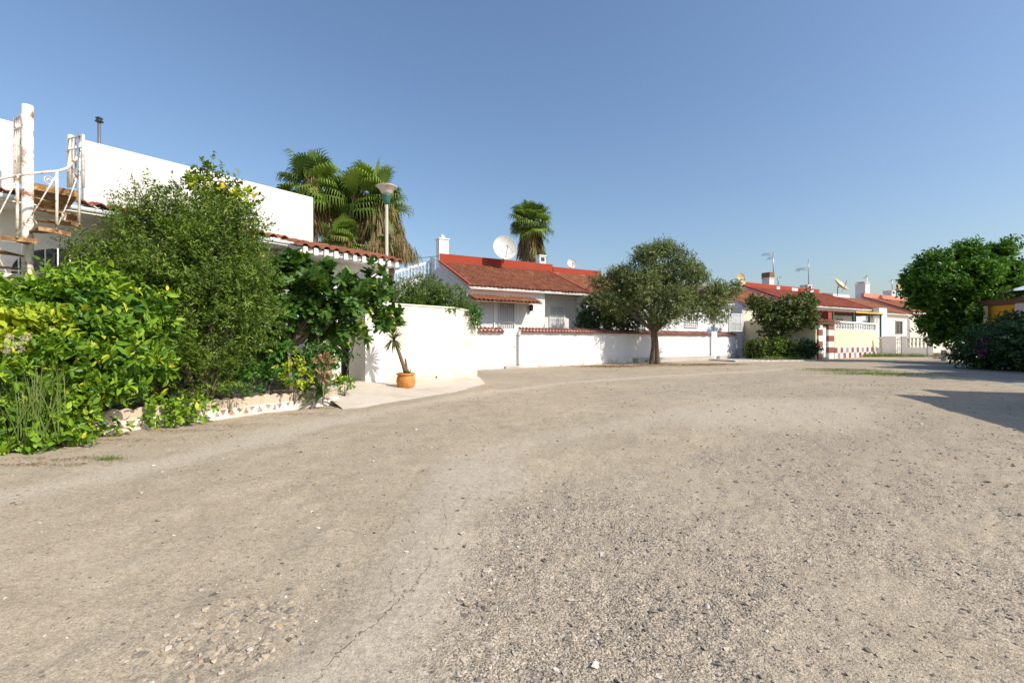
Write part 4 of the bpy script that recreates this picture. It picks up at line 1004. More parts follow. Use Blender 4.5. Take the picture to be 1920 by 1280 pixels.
# overhead cable
mb = MB(); a = Vector(P(600, 474, 22)); b = Vector(P(822, 480, 27)); mb.tube([a + (b - a) * k / 10 - Vector((0, 0, .25 * math.sin(PI * k / 10))) for k in range(11)], .018, 5)
a = Vector(P(600, 502, 22)); b = Vector(P(795, 500, 27.5)); mb.tube([a + (b - a) * k / 10 - Vector((0, 0, .2 * math.sin(PI * k / 10))) for k in range(11)], .012, 5)
o = mb.build('overhead_cable', M_cable); tag(o, 'thin black cables strung between the porch roof and the house chimney', 'cable')

# roof stair balustrade left of gable
a = P(743, 515, 25.5); b = P(816, 492, 28)
f = Frame((a[0], a[1]), (b[0] - a[0], b[1] - a[1])); L_ = math.hypot(b[0] - a[0], b[1] - a[1]); za_, zb2 = zat(510, 25.5), zat(488, 28)
t = thing('stair_block', 'grey outdoor stair with white handrail and fancy balustrade left of the gable', 'staircase', (a[0], a[1], 0))
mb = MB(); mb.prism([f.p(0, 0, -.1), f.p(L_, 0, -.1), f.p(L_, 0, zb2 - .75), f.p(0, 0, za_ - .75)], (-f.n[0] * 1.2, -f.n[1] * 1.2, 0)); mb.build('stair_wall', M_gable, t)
mb = MB(); mb.prism([f.p(-.1, .02, za_ - .08), f.p(L_, .02, zb2 - .08), f.p(L_, .02, zb2 + .06), f.p(-.1, .02, za_ + .06)], (-f.n[0] * .14, -f.n[1] * .14, 0)); mb.build('handrail', M_whitepaint, t)
mb = MB(); n_ = 12
for k in range(n_):
    u_ = (k + .5) / n_; s_ = u_ * L_; z1_ = za_ + (zb2 - za_) * u_ - .08; mb.lathe(f.p(s_, -.05, z1_ - .67), [(.04, 0), (.03, .1), (.075, .25), (.03, .42), (.05, .55), (.05, .67)], 8)
mb.build('balustrade', M_gable, t)
mb = MB(); f.box(mb, L_ - .35, L_ - .1, -.1, .06, zb2 - .9, zb2 + .12); mb.build('post', M_whitepaint, t)

# ------------------------------------------------------------------ long white garden wall
W2 = Frame((.54, 21.1), (6.3, 4.5))
tg0, tg1 = W2.s_at(946), W2.s_at(976); t893 = W2.s_at(880); tE = W2.s_at(1331); tJ = W2.s_at(1188)
def coped_wall(label, t0, t1, zt_, o0=-.2, o1=0., plinth=None, name='garden_wall', wm=M_bright):
    t = thing(name, label, 'wall', W2.p((t0 + t1) / 2, 0, 0), 'white garden walls with red tile coping'); mb = MB(); W2.box(mb, t0, t1, o0, o1, -.1, zt_); mb.build('wall', wm, t)
    tile_obj('coping', [tile_patch(W2.p(t0 + .01, o1 + .13, zt_ - .14), W2.p(t1 - .01, o1 + .13, zt_ - .14), up3(W2, 1, .62), .40, tw=.2, tl=.40, h=.055)], M_tile_coping, t)
    if plinth:
        mb = MB(); W2.box(mb, plinth[0], plinth[1], o1 + .002, o1 + .35, -.1, plinth[2]); mb.build('plinth', M_plinth, t)
    return t
coped_wall('short white wall with red coping left of the white gate, next to the cream wall', t893, tg0, 1.72)
t = coped_wall('long bright white garden wall with red coping behind the olive tree', tg1 + .0, tE - .0, 1.74, plinth=(tJ, tE, .27))
mb = MB(); W2.box(mb, tJ + .6, tJ + .75, .352, .36, .05, .14); mb.build('drain_hole', M_dark, t)
mb = MB(); W2.box(mb, tg1 - .08, tg1 - .002, -.75, .02, -.1, 1.66); mb.build('return_pier', M_bright, t)
t = thing('garden_gate', 'plain white panel gate left of the long white wall', 'gate', W2.p((tg0 + tg1) / 2, -.1, 0))
mb = MB(); W2.box(mb, tg0 + .02, tg1 - .1, -.2, -.14, .10, 1.78); mb.build('panel', M_whitepaint, t)
mb = MB(); W2.box(mb, tg0 + .0, tg1 - .1, -.22, .1, -.1, .09); mb.build('step', M_plinth, t)
mb = MB(); mb.tube([W2.p(tg1 - .25, -.12, .95), W2.p(tg1 - .25, -.06, .95), W2.p(tg1 - .36, -.06, .95)], .014, 6); mb.build('handle', M_dark, t)
mb = MB(); x0 = W2.p(tg1 - .02, .04, 1.45); mb.tube([x0, (x0[0] - .3, x0[1] - .1, x0[2] + .02)], .012, 5); mb.build('latch_arm', M_dark, t)
tg2 = W2.s_at(1345)
t = thing('garden_gate', 'tall white gate panel in the wall right of the olive tree', 'gate', W2.p((tE + tg2) / 2, -.1, 0))
mb = MB(); W2.box(mb, tE + .002, tg2 - .25, .05, .12, .0, 1.86); mb.build('panel', M_whitepaint, t)
mb = MB(); W2.box(mb, tg2 - .25, tg2 - .1, -.35, -.05, -.05, 1.86); mb.build('post', M_gray, t)
tE2 = W2.s_at(1379)
coped_wall('short white wall with red coping at the end, right of the tall gate', tg2, tE2, 1.74, plinth=(tg2 - .3, tE2 - .1, .24))
mb = MB(); W2.box(mb, tg0 + .0, tg1 + .0, -6, -.25, -.02, .02); 
# low white stepped side wall in the passage
a = Frame(W2.p(tE2 + .1, -.3)[:2], (-W2.n[0], -W2.n[1]))
mb = MB(); mb.prism([W2.p(tE2 + .3, -.9, -.1), W2.p(tE2 + 1.9, -.9, -.1), W2.p(tE2 + 1.9, -.9, 1.3), W2.p(tE2 + 1.0, -.9, 1.35), W2.p(tE2 + .3, -.9, 1.5)], (-W2.n[0] * .15, -W2.n[1] * .15, 0))
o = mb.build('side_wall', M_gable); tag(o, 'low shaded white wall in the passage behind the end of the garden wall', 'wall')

# ------------------------------------------------------------------ yellow garden enclosure
C0 = G(1563, 672); CF = Frame(C0, (.81, .58)); cE = CF.s_at(1645); cS = CF.s_at(1531)
sF = Frame(CF.p(cS, -.02)[:2], (-CF.d[1], CF.d[0]))  # side wall going back
t = thing('garden_wall', 'plain shaded tan side wall behind the small bushy tree', 'wall', sF.p(2.5, 0, 0))
mb = MB(); sF.box(mb, 0.02, 6.2, 0, .2, -.1, 2.75); sF.box(mb, 0.02, .6, -.03, -.002, -.1, 2.75); mb.build('wall', M_yellow, t)
mb = MB(); sF.box(mb, .62, 1.9, -.02, -.003, 0, .75); mb.build('dark_panel', M_greytile, t)
t = thing('balustrade_wall', 'pale yellow garden wall with white balusters on top and checkered tile base', 'wall', CF.p(cE / 2, 0, 0))
mb = MB(); CF.box(mb, .15, cE, -.25, 0, -.1, 2.02); mb.build('wall', M_yellow, t)
mb = MB(); CF.box(mb, .1, cE + .02, -.28, .03, 2.023, 2.10); CF.box(mb, .1, cE + .02, -.26, .01, 2.57, 2.67); mb.build('rail', M_whitepaint, t)
mb = MB(); mb.lathe((0, 0, 0), [(.075, 0), (.075, .04), (.04, .07), (.05, .12), (.085, .2), (.07, .28), (.04, .36), (.05, .40), (.075, .43), (.075, .47)], 10)
n_ = 16
proto = None
for k in range(n_):
    p_ = CF.p(.4 + (cE - .9) * (k + .5) / n_, -.12, 2.10)
    if proto is None:
        proto = mb.build('baluster', M_whitepaint, loc=(0, 0, 0)); proto.parent = t; b = proto
    else:
        b = proto.copy(); COL.objects.link(b); b.parent = t
    b.location = Vector(p_) - BASE[t.name]
mb = MB(); CF.box(mb, cE - .42, cE, -.26, .01, 2.10, 2.57); CF.box(mb, .15, .38, -.26, .01, 2.10, 2.57); mb.build('end_block', M_pinkw, t)
mb = MB(); nn = 17; wt = (cE - .15) / nn
for i in range(nn):
    for j in range(2): CF.box(mb, .15 + i * wt, .15 + (i + 1) * wt, .002, .02, .0 + j * .38, .38 + j * .38, [0, 1, 0, 2, 0, 3][(i + j) % 2 + 2 * (i % 3)] if (i + j) % 2 else 0)
mb.build('checkered_base', [M_whitetile, M_redtile, M_greytile, M_redtile], t)
# gateway with checkered pillars
gp = [CF.s_at(px_) for px_ in (1533, 1541, 1552, 1562)]
t = thing('gateway', 'tile-capped gateway with maroon and white checkered pillars and white door', 'gateway', CF.p(gp[1], 0, 0))
mb = MB(); CF.box(mb, gp[1] + .02, gp[2] - .02, -.15, -.08, .1, 2.25); dd = mb.build('door', M_whitepaint, t)
mb = MB(); mb.tube([CF.p(gp[2] - .12, -.08, 1.0), CF.p(gp[2] - .12, -.02, 1.0), CF.p(gp[2] - .22, -.02, 1.0)], .015, 6); mb.build('handle', M_dark, dd)
for a_, b_ in ((gp[0], gp[1]), (gp[2], gp[3])):
    mb = MB(); nz_ = 6
    for j in range(nz_): CF.box(mb, a_, b_, -.3, .06, j * .4, (j + 1) * .4, 1 if j % 2 == (0 if a_ == gp[0] else 1) else 0)
    mb.build('pillar', [M_whitetile, M_redtile], t)
mb = MB(); CF.box(mb, gp[0] - .1, gp[3] + .1, -.4, .15, 2.403, 2.52); mb.build('lintel', M_yellow, t)
tile_obj('roof', [tile_patch(CF.p(gp[0] - .3, .35, 2.50), CF.p(gp[3] + .3, .35, 2.50), up3(CF, 1, .3), .8, tw=.22, tl=.4, h=.06)], M_tile_brown, t)
mb = MB(); CF.box(mb, gp[2] + .1, gp[2] + .7, -.35, -.0, 2.78, 3.25); mb.build('finial_block', M_redpaint, t)

# ------------------------------------------------------------------ lower balustrade wall to the right
a = G(1645, 668.2); b = G(1749, 669.2); E = Frame(a, (b[0] - a[0], b[1] - a[1])); EL_ = math.hypot(b[0] - a[0], b[1] - a[1])
e1, e2 = E.s_at(1680), E.s_at(1691)
t = thing('balustrade_wall', 'low whitish wall with openwork balustrade in front of the cream house', 'wall', E.p(EL_ / 2, 0, 0))
mb = MB(); zsol = zat(649, 36.3)
E.box(mb, .02, e1 - .3, -.2, 0, -.1, zsol - .1); E.box(mb, e2 + .3, EL_, -.2, 0, -.1, zsol - .1)
for a_, b_ in ((e1 - .3, e1), (e2, e2 + .3), (e1 - .9, e1 - .302)): E.box(mb, a_, b_, -.22, .02, -.1, zat(630, 36.3))
E.box(mb, EL_ - .3, EL_ + .02, -.22, .02, -.1, zat(630, 36.3) + .0)
mb.build('wall', M_pinkw, t)
mb = MB(); zr = zat(634, 36.3)
E.box(mb, .02, e1 - .92, -.22, .02, zr - .02, zr + .07); E.box(mb, e2 + .302, EL_ - .302, -.22, .02, zr - .02, zr + .07); mb.build('rail', M_whitepaint, t)
mb = MB(); zb0 = zsol - .1
def bal(c, h_): mb.lathe(c, [(.07, 0), (.04, .15 * h_), (.09, .4 * h_), (.04, .7 * h_), (.07, h_)], 8)
k = .2
while k < e1 - 1: bal(E.p(k, -.1, zb0), zr - zb0 - .02); k += .24
k = e2 + .45
while k < EL_ - .4: bal(E.p(k, -.1, zb0), zr - zb0 - .02); k += .24
mb.build('balusters', M_beige, t)
t = thing('garden_gate', 'narrow white ironwork gate between grey posts of the low balustrade wall', 'gate', E.p((e1 + e2) / 2, 0, 0))
mb = MB()
for k in np.linspace(e1 + .03, e2 - .03, 4): mb.tube([E.p(k, -.1, .1), E.p(k, -.1, 1.6)], .02, 5)
for z_ in (.12, .7, 1.1, 1.6): mb.tube([E.p(e1, -.1, z_), E.p(e2, -.1, z_)], .02, 5)
scroll(mb, E.p((e1 + e2) / 2, -.1, .45), E.d, .16, r=.018); scroll(mb, E.p((e1 + e2) / 2, -.1, 1.35), E.d, .14, r=.018)
mb.build('bars', M_whitepaint, t)
x, y, z = P(1653, 628, 37.5)

# kerb of the pavement in front of the passage
a = G(1379, 678); b = G(1530, 676.5)
K = Frame(a, (b[0] - a[0], b[1] - a[1])); KL = math.hypot(b[0] - a[0], b[1] - a[1])
mb = MB(); K.box(mb, 0, KL, -.15, 0, -.1, .06); o = mb.build('kerb', M_bright); tag(o, kind='structure')
mb = MB(); mb.add([K.p(0, -.152, .052), K.p(KL, -.152, .052), K.p(KL + .4, -3, .052), K.p(KL - 1.5, -12, .052), K.p(1.0, -12, .052), K.p(0, -4, .052)], [(0, 1, 2, 3, 4, 5)]); o = mb.build('pavement', M_gray); tag(o, kind='structure')

# ================================================================== VEGETATION
def plant(name, label, cat, loc, crown_parts, mat, trunk_fn=None, tm=None, group=None, crown='crown', extra=None):
    t = thing(name, label, cat, loc, group)
    if trunk_fn:
        mb = MB(); trunk_fn(mb); mb.build('trunk' if crown == 'crown' else 'stem', tm or M_figbark, t)
    foliage_obj(crown, crown_parts, mat, t)
    return t
def cutP(p):
    sd_ = (ex * (p[:, 1] - PL0[1]) - ey * (p[:, 0] - PL0[0])) / math.hypot(ex, ey); al = (ex * (p[:, 0] - PL0[0]) + ey * (p[:, 1] - PL0[1])) / math.hypot(ex, ey)
    return (p[:, 2] > .02) & ~((sd_ < .20) & (p[:, 2] < .50 - .10 * np.sin(al * 5)) & (al > .1) & (al < PLn + .3))
def lb(px, py, Y, rx, ry, rz):   # lobe from pixel centre, radii in pixels across / depth m / pixels high
    x, y, z = P(px, py, Y); return (x, y, z, rx / F * Y, ry, rz / F * Y)

# ---- big fine-leaved shrub
Yb = 7.7
lobes = [lb(350, 560, Yb, 120, .8, 120), lb(300, 470, Yb + .2, 85, .6, 75), lb(420, 480, Yb + .3, 80, .7, 85), lb(250, 560, Yb, 85, .7, 90), lb(430, 600, Yb, 90, .8, 95), lb(370, 685, Yb - .1, 75, .7, 60),
         lb(300, 660, Yb - .3, 90, .7, 80), lb(260, 410, Yb + .3, 42, .4, 42), lb(320, 410, Yb + .3, 45, .4, 42), lb(400, 420, Yb + .3, 55, .5, 42), lb(190, 500, Yb, 45, .4, 50), lb(475, 540, Yb + .2, 45, .5, 70)]
x, y = lobes[0][0], lobes[0][1]
def tf(mb):
    for k in range(5): limbs(mb, (x + random.uniform(-.5, .5), y + random.uniform(-.3, .3), .1), [(L_[0] + random.uniform(-.3, .3), L_[1], L_[2] + .2) for L_ in random.sample(lobes, 3)], .05)
cp = [twigs(lobes, 2500, 9, .26, .062, LANCE, up=.35, shell=.1, rough=.2, tone_sd=.1, cut=cutP), twigs(sub(lobes, 150, .19, lo=.5, hi=1.5), 5600, 9, .19, .066, LANCE, up=.5, shell=.2, rough=.2, tone_sd=.2, cut=cutP)]
wisp = [lb(232, 385, Yb + .3, 14, .15, 30), lb(272, 362, Yb + .3, 10, .15, 22), lb(252, 420, Yb + .2, 40, .3, 40), lb(470, 420, Yb + .3, 28, .3, 30), lb(160, 470, Yb, 25, .3, 30), lb(310, 392, Yb, 30, .2, 25)]
cp.append(twigs(wisp, 420, 8, .28, .06, LANCE, up=.8, shell=.1))
plant('shrub', 'tall rounded fine-leaved green shrub, largest of the planting on the left', 'shrub', (x, y, .1), cp, L_bush, tf)

# ---- lemon tree behind it
Yl = 8.6
lobes_l = [lb(400, 350, Yl, 34, .35, 36), lb(372, 345, Yl, 22, .25, 22), lb(430, 385, Yl, 40, .4, 30), lb(398, 400, Yl, 50, .4, 50), lb(455, 400, Yl, 20, .2, 25), lb(450, 440, Yl, 35, .3, 45), lb(398, 312, Yl, 10, .12, 16), lb(366, 332, Yl, 14, .15, 10), lb(430, 345, Yl, 18, .2, 16), lb(470, 372, Yl, 12, .12, 12), lb(465, 470, Yl, 22, .2, 30)]
x, y = lobes_l[3][0], lobes_l[3][1]
def tf(mb): limbs(mb, (x, y, .1), [(x, y, 2.6)], .07); limbs(mb, (x, y, 2.3), [(L_[0], L_[1], L_[2]) for L_ in lobes_l], .03)
t = plant('lemon_tree', 'lemon tree whose yellow-tinged top pokes above the big shrub before the parapet', 'tree', (x, y, 0), [twigs(lobes_l, 330, 8, .16, .085, OVAL, up=.5, shell=.3, rough=.3, tone_sd=.2)], L_lemon, tf)
foliage_obj('yellow_leaves', [twigs([lb(374, 340, Yl - .35, 9, .1, 8), lb(455, 365, Yl - .4, 12, .1, 10), lb(440, 378, Yl - .35, 14, .1, 10), lb(350, 395, Yl - .4, 7, .1, 8)], 26, 7, .1, .085, OVAL, shell=.1)], L_yel, t)

OVAL2 = (OVAL[0] * np.array([1, .75, 1.3]), OVAL[1])
# ---- bright hedge at the far left
Yh = 5.9
lobes_h = [lb(30, 640, Yh, 110, .5, 80), lb(130, 600, Yh + .3, 90, .5, 80), lb(190, 680, Yh + .1, 95, .5, 90), lb(90, 720, Yh - .3, 110, .5, 80), lb(60, 585, Yh + .2, 90, .4, 35), lb(250, 640, Yh + .5, 60, .4, 90), lb(-90, 640, Yh - .4, 100, .6, 120),
           lb(240, 725, Yh + .5, 50, .2, 28), lb(20, 570, Yh + .2, 60, .2, 22), lb(165, 552, Yh + .5, 45, .25, 32), lb(-250, 600, Yh - .8, 120, .7, 130)]
def cut(p): return p[:, 2] > .02
lobes_h2 = [lb(120, 650, Yh + .35, 130, .5, 70), lb(200, 630, Yh + .45, 80, .45, 70), lb(150, 700, Yh + .1, 90, .4, 40), lb(10, 690, Yh, 60, .4, 50)]
def tf(mb):
    for k in range(6): limbs(mb, (-5.75 - .3 * k, 6.2 - .1 * k, 0), [(-5.8 - .3 * k, 6.2 - .1 * k, 1.2)], .02)
plant('hedge', 'bright yellow-green broad-leaved hedge filling the left edge of the view', 'hedge', (-5.4, 5.7, 0), [twigs(lobes_h, 450, 8, .24, .11, OVAL2, up=.3, shell=.2, rough=.2, tone_sd=.15, cut=cutP), twigs(sub(lobes_h, 95, .16), 1350, 8, .22, .12, OVAL2, up=.5, shell=.3, rough=.2, tone_sd=.2, cut=cutP)], L_hedge, tf, crown='foliage')
plant('shrub', 'deep green broad-leaved shrub between the bright hedge and the big shrub', 'shrub', (-4.9, 6.2, 0), [twigs(lobes_h2, 900, 8, .26, .11, OVAL, up=.2, shell=.5, rough=.3, tone_sd=.15, cut=cutP)], L_deep, tf, crown='foliage')
lobes_y = [lb(20, 605, Yh - .55, 60, .15, 24), lb(95, 600, Yh - .3, 38, .15, 18), lb(-50, 620, Yh - .8, 50, .2, 30), lb(225, 548, Yh + .3, 10, .1, 14)]
plant('shrub', 'patch of yellow leaves climbing over the bright hedge at the left edge', 'shrub', (-5.2, 5.2, 0), [twigs(lobes_y, 150, 7, .16, .10, OVAL, up=.0, shell=.1, droop=.4)], L_yel, lambda mb: limbs(mb, (-5.5, 5.6, 0), [(-5.5, 5.5, 1.3), (-5.9, 5.5, 1.3)], .012), crown='foliage')
# low creeping plants by the road at left
Yg = 5.15
lobes_g = [lb(30, 800, Yg, 90, .3, 40), lb(110, 790, Yg + .3, 60, .25, 40), lb(-80, 810, Yg - .3, 80, .3, 50), lb(120, 770, Yg + .4, 45, .2, 40), lb(0, 840, Yg - .25, 60, .15, 20), lb(100, 828, Yg + .02, 60, .15, 14), lb(130, 740, Yg + .5, 60, .2, 40)]
plant('creeping_plant', 'low yellow-green plants spilling onto the road at the left edge', 'plant', (-5.2, 5, 0), [twigs(lobes_g, 950, 7, .17, .085, OVAL, up=.4, shell=.2, rough=.3, cut=cut, tone_sd=.25)], L_hedge, lambda mb: limbs(mb, (-5.1, 5.2, 0), [(-5.3, 5, .3), (-4.8, 5.2, .3), (-5.5, 5.3, .3)], .01), crown='foliage')
# vine over the planter
def pf_l(s_, o, z, a, b, c): q = PF.p(s_, o, z); return (q[0], q[1], q[2], a, b, c)
plant('vine', 'light green vine trailing over the planter edge onto the road', 'plant', PF.p(1.0, .1, 0), [twigs([pf_l(.72, .06, .2, .14, .1, .15), pf_l(.95, .12, .12, .16, .12, .12), pf_l(1.25, .06, .22, .2, .06, .07), pf_l(1.0, .05, .3, .3, .06, .05), pf_l(.15, .12, .06, .22, .08, .05)], 120, 7, .14, .075, OVAL, up=.0, shell=.1, cut=cut, tone_sd=.2)], L_hedge, lambda mb: limbs(mb, PF.p(1, -.15, .15), [PF.p(.7, .1, .1), PF.p(1.3, .08, .2), PF.p(1.0, .15, .05)], .008), crown='foliage')
# tall grass with plumes
def blades(n, cxy, spread, ln, wd, z0=0., lean=.35, tone=(.5, .2)):
    a = rng.uniform(0, 2 * PI, n); le = np.abs(rng.normal(0, lean, n)); A = unit(np.stack([np.cos(a) * le, np.sin(a) * le, np.ones(n)], 1))
    Bv = unit(np.cross(A, rnd_unit(n))); C = np.cross(A, Bv)
    Tm = []
    for k in range(5):
        u_ = k / 4; Tm += [(u_, wd / 2 * (1 - u_ ** 2) + .0004, .28 * u_ * u_), (u_, -wd / 2 * (1 - u_ ** 2), .28 * u_ * u_)]
    Fq_ = np.array([(2 * k, 2 * k + 1, 2 * k + 3, 2 * k + 2) for k in range(4)])
    pos = np.stack([cxy[0] + rng.normal(0, spread[0], n), cxy[1] + rng.normal(0, spread[1], n), np.full(n, z0)], 1)
    if z0 == 0: pos[:, 2] = ground_z(pos[:, 0], pos[:, 1]) - .01
    return scatter(np.array(Tm), [Fq_], pos, A, Bv, C, ln * rng.uniform(.5, 1.2, n), np.clip(rng.normal(tone[0], tone[1], n), 0, 1))
gx_, gy_, _ = P(45, 700, 5.0)
t = thing('tall_grass', 'tall arching grass with pale fluffy heads in front of the bright hedge', 'grass', (gx_, gy_, 0))
foliage_obj('blades', [blades(130, (gx_, gy_), (.17, .1), .85, .014, .1, .16)], L_grass, t)
pl_ = []
for px_, py_ in ((18, 635), (35, 650), (50, 632), (10, 655)):
    pl_.append(twigs([lb(px_, py_, 4.95, 3, .02, 8)], 22, 6, .03, .022, LANCE, shell=.1, up=.5))
foliage_obj('seed_heads', pl_, L_plume, t)

# ---- fig tree
Yf = 9.4
lobes_f = [lb(535, 555, Yf, 55, .5, 60), lb(620, 560, Yf + .1, 60, .5, 60), lb(685, 575, Yf + .5, 48, .4, 50), lb(700, 532, Yf + .6, 28, .3, 28), lb(550, 505, Yf, 24, .3, 20), lb(632, 515, Yf + .2, 36, .35, 22), lb(495, 580, Yf - .2, 35, .4, 45), lb(625, 632, Yf + .1, 60, .4, 14), lb(728, 612, Yf + .8, 22, .25, 34), lb(718, 575, Yf + .7, 26, .3, 34), lb(600, 595, Yf + .1, 80, .4, 35)]
bx, by, _ = P(545, 640, Yf)
def tf(mb):
    limbs(mb, (bx, by, .1), [(bx - .05, by, 1.15)], .06, .05); limbs(mb, (bx - .02, by, 1.0), [(L_[0], L_[1], L_[2]) for L_ in lobes_f[:7]], .035)
    q = P(596, 700, Yf); limbs(mb, (q[0], q[1], .1), [(q[0], q[1], 1.5)], .035, .1); limbs(mb, (q[0], q[1], 1.3), [(L_[0], L_[1], L_[2]) for L_ in lobes_f[1:4]], .025)
plant('fig_tree', 'dark green fig tree with big lobed leaves at the porch corner', 'tree', (bx, by, 0), [twigs(lobes_f, 110, 7, .2, .18, FIG, up=.4, shell=.2, rough=.2, tone_sd=.1, flat=1.0, spread=.8), twigs(sub(lobes_f, 55, .10), 260, 8, .16, .20, FIG, up=1.0, shell=.1, rough=.2, tone_sd=.18, flat=1.1, spread=1.0)], L_fig, tf)
plant('climbing_plant', 'yellowish sprays of leaves hanging in front of the fig tree by the pillar', 'plant', P(700, 600, 10.2), [twigs([lb(690, 580, 9.7, 22, .15, 12), lb(668, 612, 9.6, 20, .1, 18), lb(645, 625, 9.6, 10, .1, 20), lb(725, 590, 10.1, 12, .1, 20)], 60, 7, .12, .06, OVAL, shell=.1, droop=.3)], L_yel, lambda mb: limbs(mb, P(650, 700, 10), [P(668, 620, 9.7), P(690, 580, 9.8)], .008), crown='foliage')
# under-planting between fig and planter
Yu = 8.2
for (px_, py_, Y_, rx_, rz_, mat_, lab_, n_) in [(552, 705, 8.0, 24, 38, L_yel, 'small lime-yellow shrub under the fig tree', 50), (592, 712, 8.3, 38, 26, L_deep, 'clump of green strap leaves at the planter end', 0), (646, 718, 9.1, 12, 9, L_hedge, 'small green tuft beside the planter end on the concrete', 26), (500, 715, 7.7, 45, 30, L_deep, 'low dark green bush behind the planter middle', 90), (600, 680, 8.5, 30, 30, L_deep, 'dark leafy plant under the fig next to the doorway', 80), (605, 688, 8.1, 8, 22, L_dry, 'hanging cluster of dry orange-brown leaves under the fig', 24), (430, 745, 7.1, 60, 25, L_bush, 'fine-leaved low shrub drooping over the planter', 160)]:
    q = P(px_, py_, Y_); parts = [twigs([lb(px_, py_, Y_, rx_, .22, rz_)], n_, 8, .14, .07, OVAL if mat_ is not L_bush else LANCE, shell=.2, cut=cutP if px_ < 600 else None)] if n_ else [rosette((q[0] - .2, q[1], .22), 40, .42, .1, .5, (10, 85)), rosette((q[0] + .12, q[1], .2), 40, .42, .1, .5, (10, 85))]
    plant('small_plant', lab_, 'plant', (q[0], q[1], .1), parts, mat_, lambda mb: limbs(mb, (q[0], q[1], .1), [q, (q[0] + .1, q[1], q[2] + .05)], .012), crown='foliage')
# back screen of shade shrubs inside the garden so nothing shows through
lobes_s = [lb(430, 600, 9.0, 120, .5, 110), lb(560, 650, 10.0, 90, .5, 70), lb(250, 600, 8.2, 120, .5, 120)]
plant('shrub', 'shaded dark shrub deep in the garden between the big shrub and the fig tree', 'shrub', P(470, 760, 9.2), [twigs(lobes_s, 1500, 8, .3, .11, OVAL, shell=.3)], L_deep, tf, crown='foliage')

# ---- bush over the near wall + climber on its end
plant('shrub', 'feathery green bush rising behind the tall cream wall', 'shrub', P(800, 700, 14.6), [twigs([lb(760, 560, 14.2, 38, .4, 32), lb(800, 552, 14.6, 45, .4, 36), lb(845, 565, 14.8, 32, .4, 26), lb(870, 580, 14.9, 22, .3, 16), lb(790, 590, 14.6, 70, .4, 45), lb(745, 585, 14.2, 25, .3, 40)], 3200, 8, .16, .075, LANCE, up=.6, shell=.3, tone_sd=.18)], L_bush, lambda mb: limbs(mb, P(800, 700, 14.8), [P(760, 560, 14.4), P(850, 570, 14.9)], .03), crown='foliage')
q = WF.p(WL - .2, .05, 2.0)
plant('climbing_plant', 'leafy creeper hanging over the top right corner of the cream wall', 'plant', (q[0], q[1], 1.5), [twigs([(q[0] - .25, q[1] - .05, 2.15, .3, .12, .1), (q[0] + .08, q[1], 1.95, .13, .1, .25), (q[0] + .1, q[1] + .05, 2.2, .15, .15, .14), (q[0] - .7, q[1] - .5, 2.22, .3, .12, .06)], 130, 7, .13, .08, OVAL, up=-.2, shell=.1, droop=.5)], L_deep, lambda mb: limbs(mb, q, [(q[0] - .5, q[1] - .4, 2.2), (q[0] + .1, q[1], 1.6)], .008), crown='foliage')
foliage_obj('creeper_stems', [twigs([WF.p(WL - .45, .03, 1.3) + (.12, .02, .35)], 14, 6, .1, .035, LANCE, droop=.4, shell=.1)], L_dry); o = bpy.data.objects['creeper_stems']; tag(o, 'thin dry creeper twigs clinging to the right end of the cream wall', 'plant')

# ---- olive tree
ox, oy = G(1226, 682.5)
shr = lambda L, k: [(a, b, c, d * k, e * k, f_ * k) for a, b, c, d, e, f_ in L]
Yo = oy; ol = [lb(1228, 500, Yo, 45, 1.2, 42), lb(1275, 520, Yo, 50, 1.4, 45), lb(1200, 545, Yo - .3, 55, 1.4, 50), lb(1250, 570, Yo - .4, 70, 1.6, 42), lb(1150, 540, Yo + .2, 42, 1.1, 34), lb(1142, 573, Yo + .3, 42, 1.1, 29), lb(1310, 570, Yo + .1, 50, 1.3, 32), lb(1350, 560, Yo + .2, 34, .9, 30), lb(1240, 592, Yo - .6, 36, 1.0, 22), lb(1340, 584, Yo + .1, 30, .8, 18), lb(1252, 475, Yo, 28, .9, 20), lb(1210, 478, Yo, 20, .7, 14), lb(1165, 512, Yo, 16, .6, 14), lb(1378, 545, Yo + .2, 12, .5, 12)]
def tf(mb):
    n_ = 9
    for dx, ph in ((-.09, 0), (.10, 1.2)):
        pts = []; rs = []
        for k in range(n_):
            u_ = k / (n_ - 1); pts.append((ox + dx + .06 * math.sin(3 * u_ + ph), oy + .04 * math.cos(4 * u_ + ph), -.05 + u_ * 1.95)); rs.append(.125 * (1.25 - .5 * u_) * (1 + .12 * math.sin(9 * u_ + ph)))
        mb.tube(pts, rs, 14)
    limbs(mb, (ox - .05, oy, 1.75), [ol[0][:3], ol[2][:3], ol[4][:3], ol[5][:3]], .11, .3); limbs(mb, (ox + .12, oy, 1.8), [ol[1][:3], ol[3][:3], ol[6][:3], ol[7][:3], ol[11][:3]], .11, .3)
    for q in ((ox - .2, 0), (ox + .22, 0)): mb.tube([(q[0], oy - .1, -.05), (q[0] * .4 + ox * .6, oy, .3)], [.1, .06], 8)
plant('olive_tree', 'grey-green olive tree with forked trunk standing before the long white wall', 'tree', (ox, oy, 0), [twigs(shr(ol, .78), 1700, 9, .35, .13, LANCE, up=.2, shell=.1, rough=.2, tone_sd=.1), twigs(sub(shr(ol, .80), 130, .34, lo=.5, hi=1.5), 6600, 9, .30, .125, LANCE, up=.35, shell=.2, rough=.3, tone_sd=.22)], L_olive, tf, M_bark)
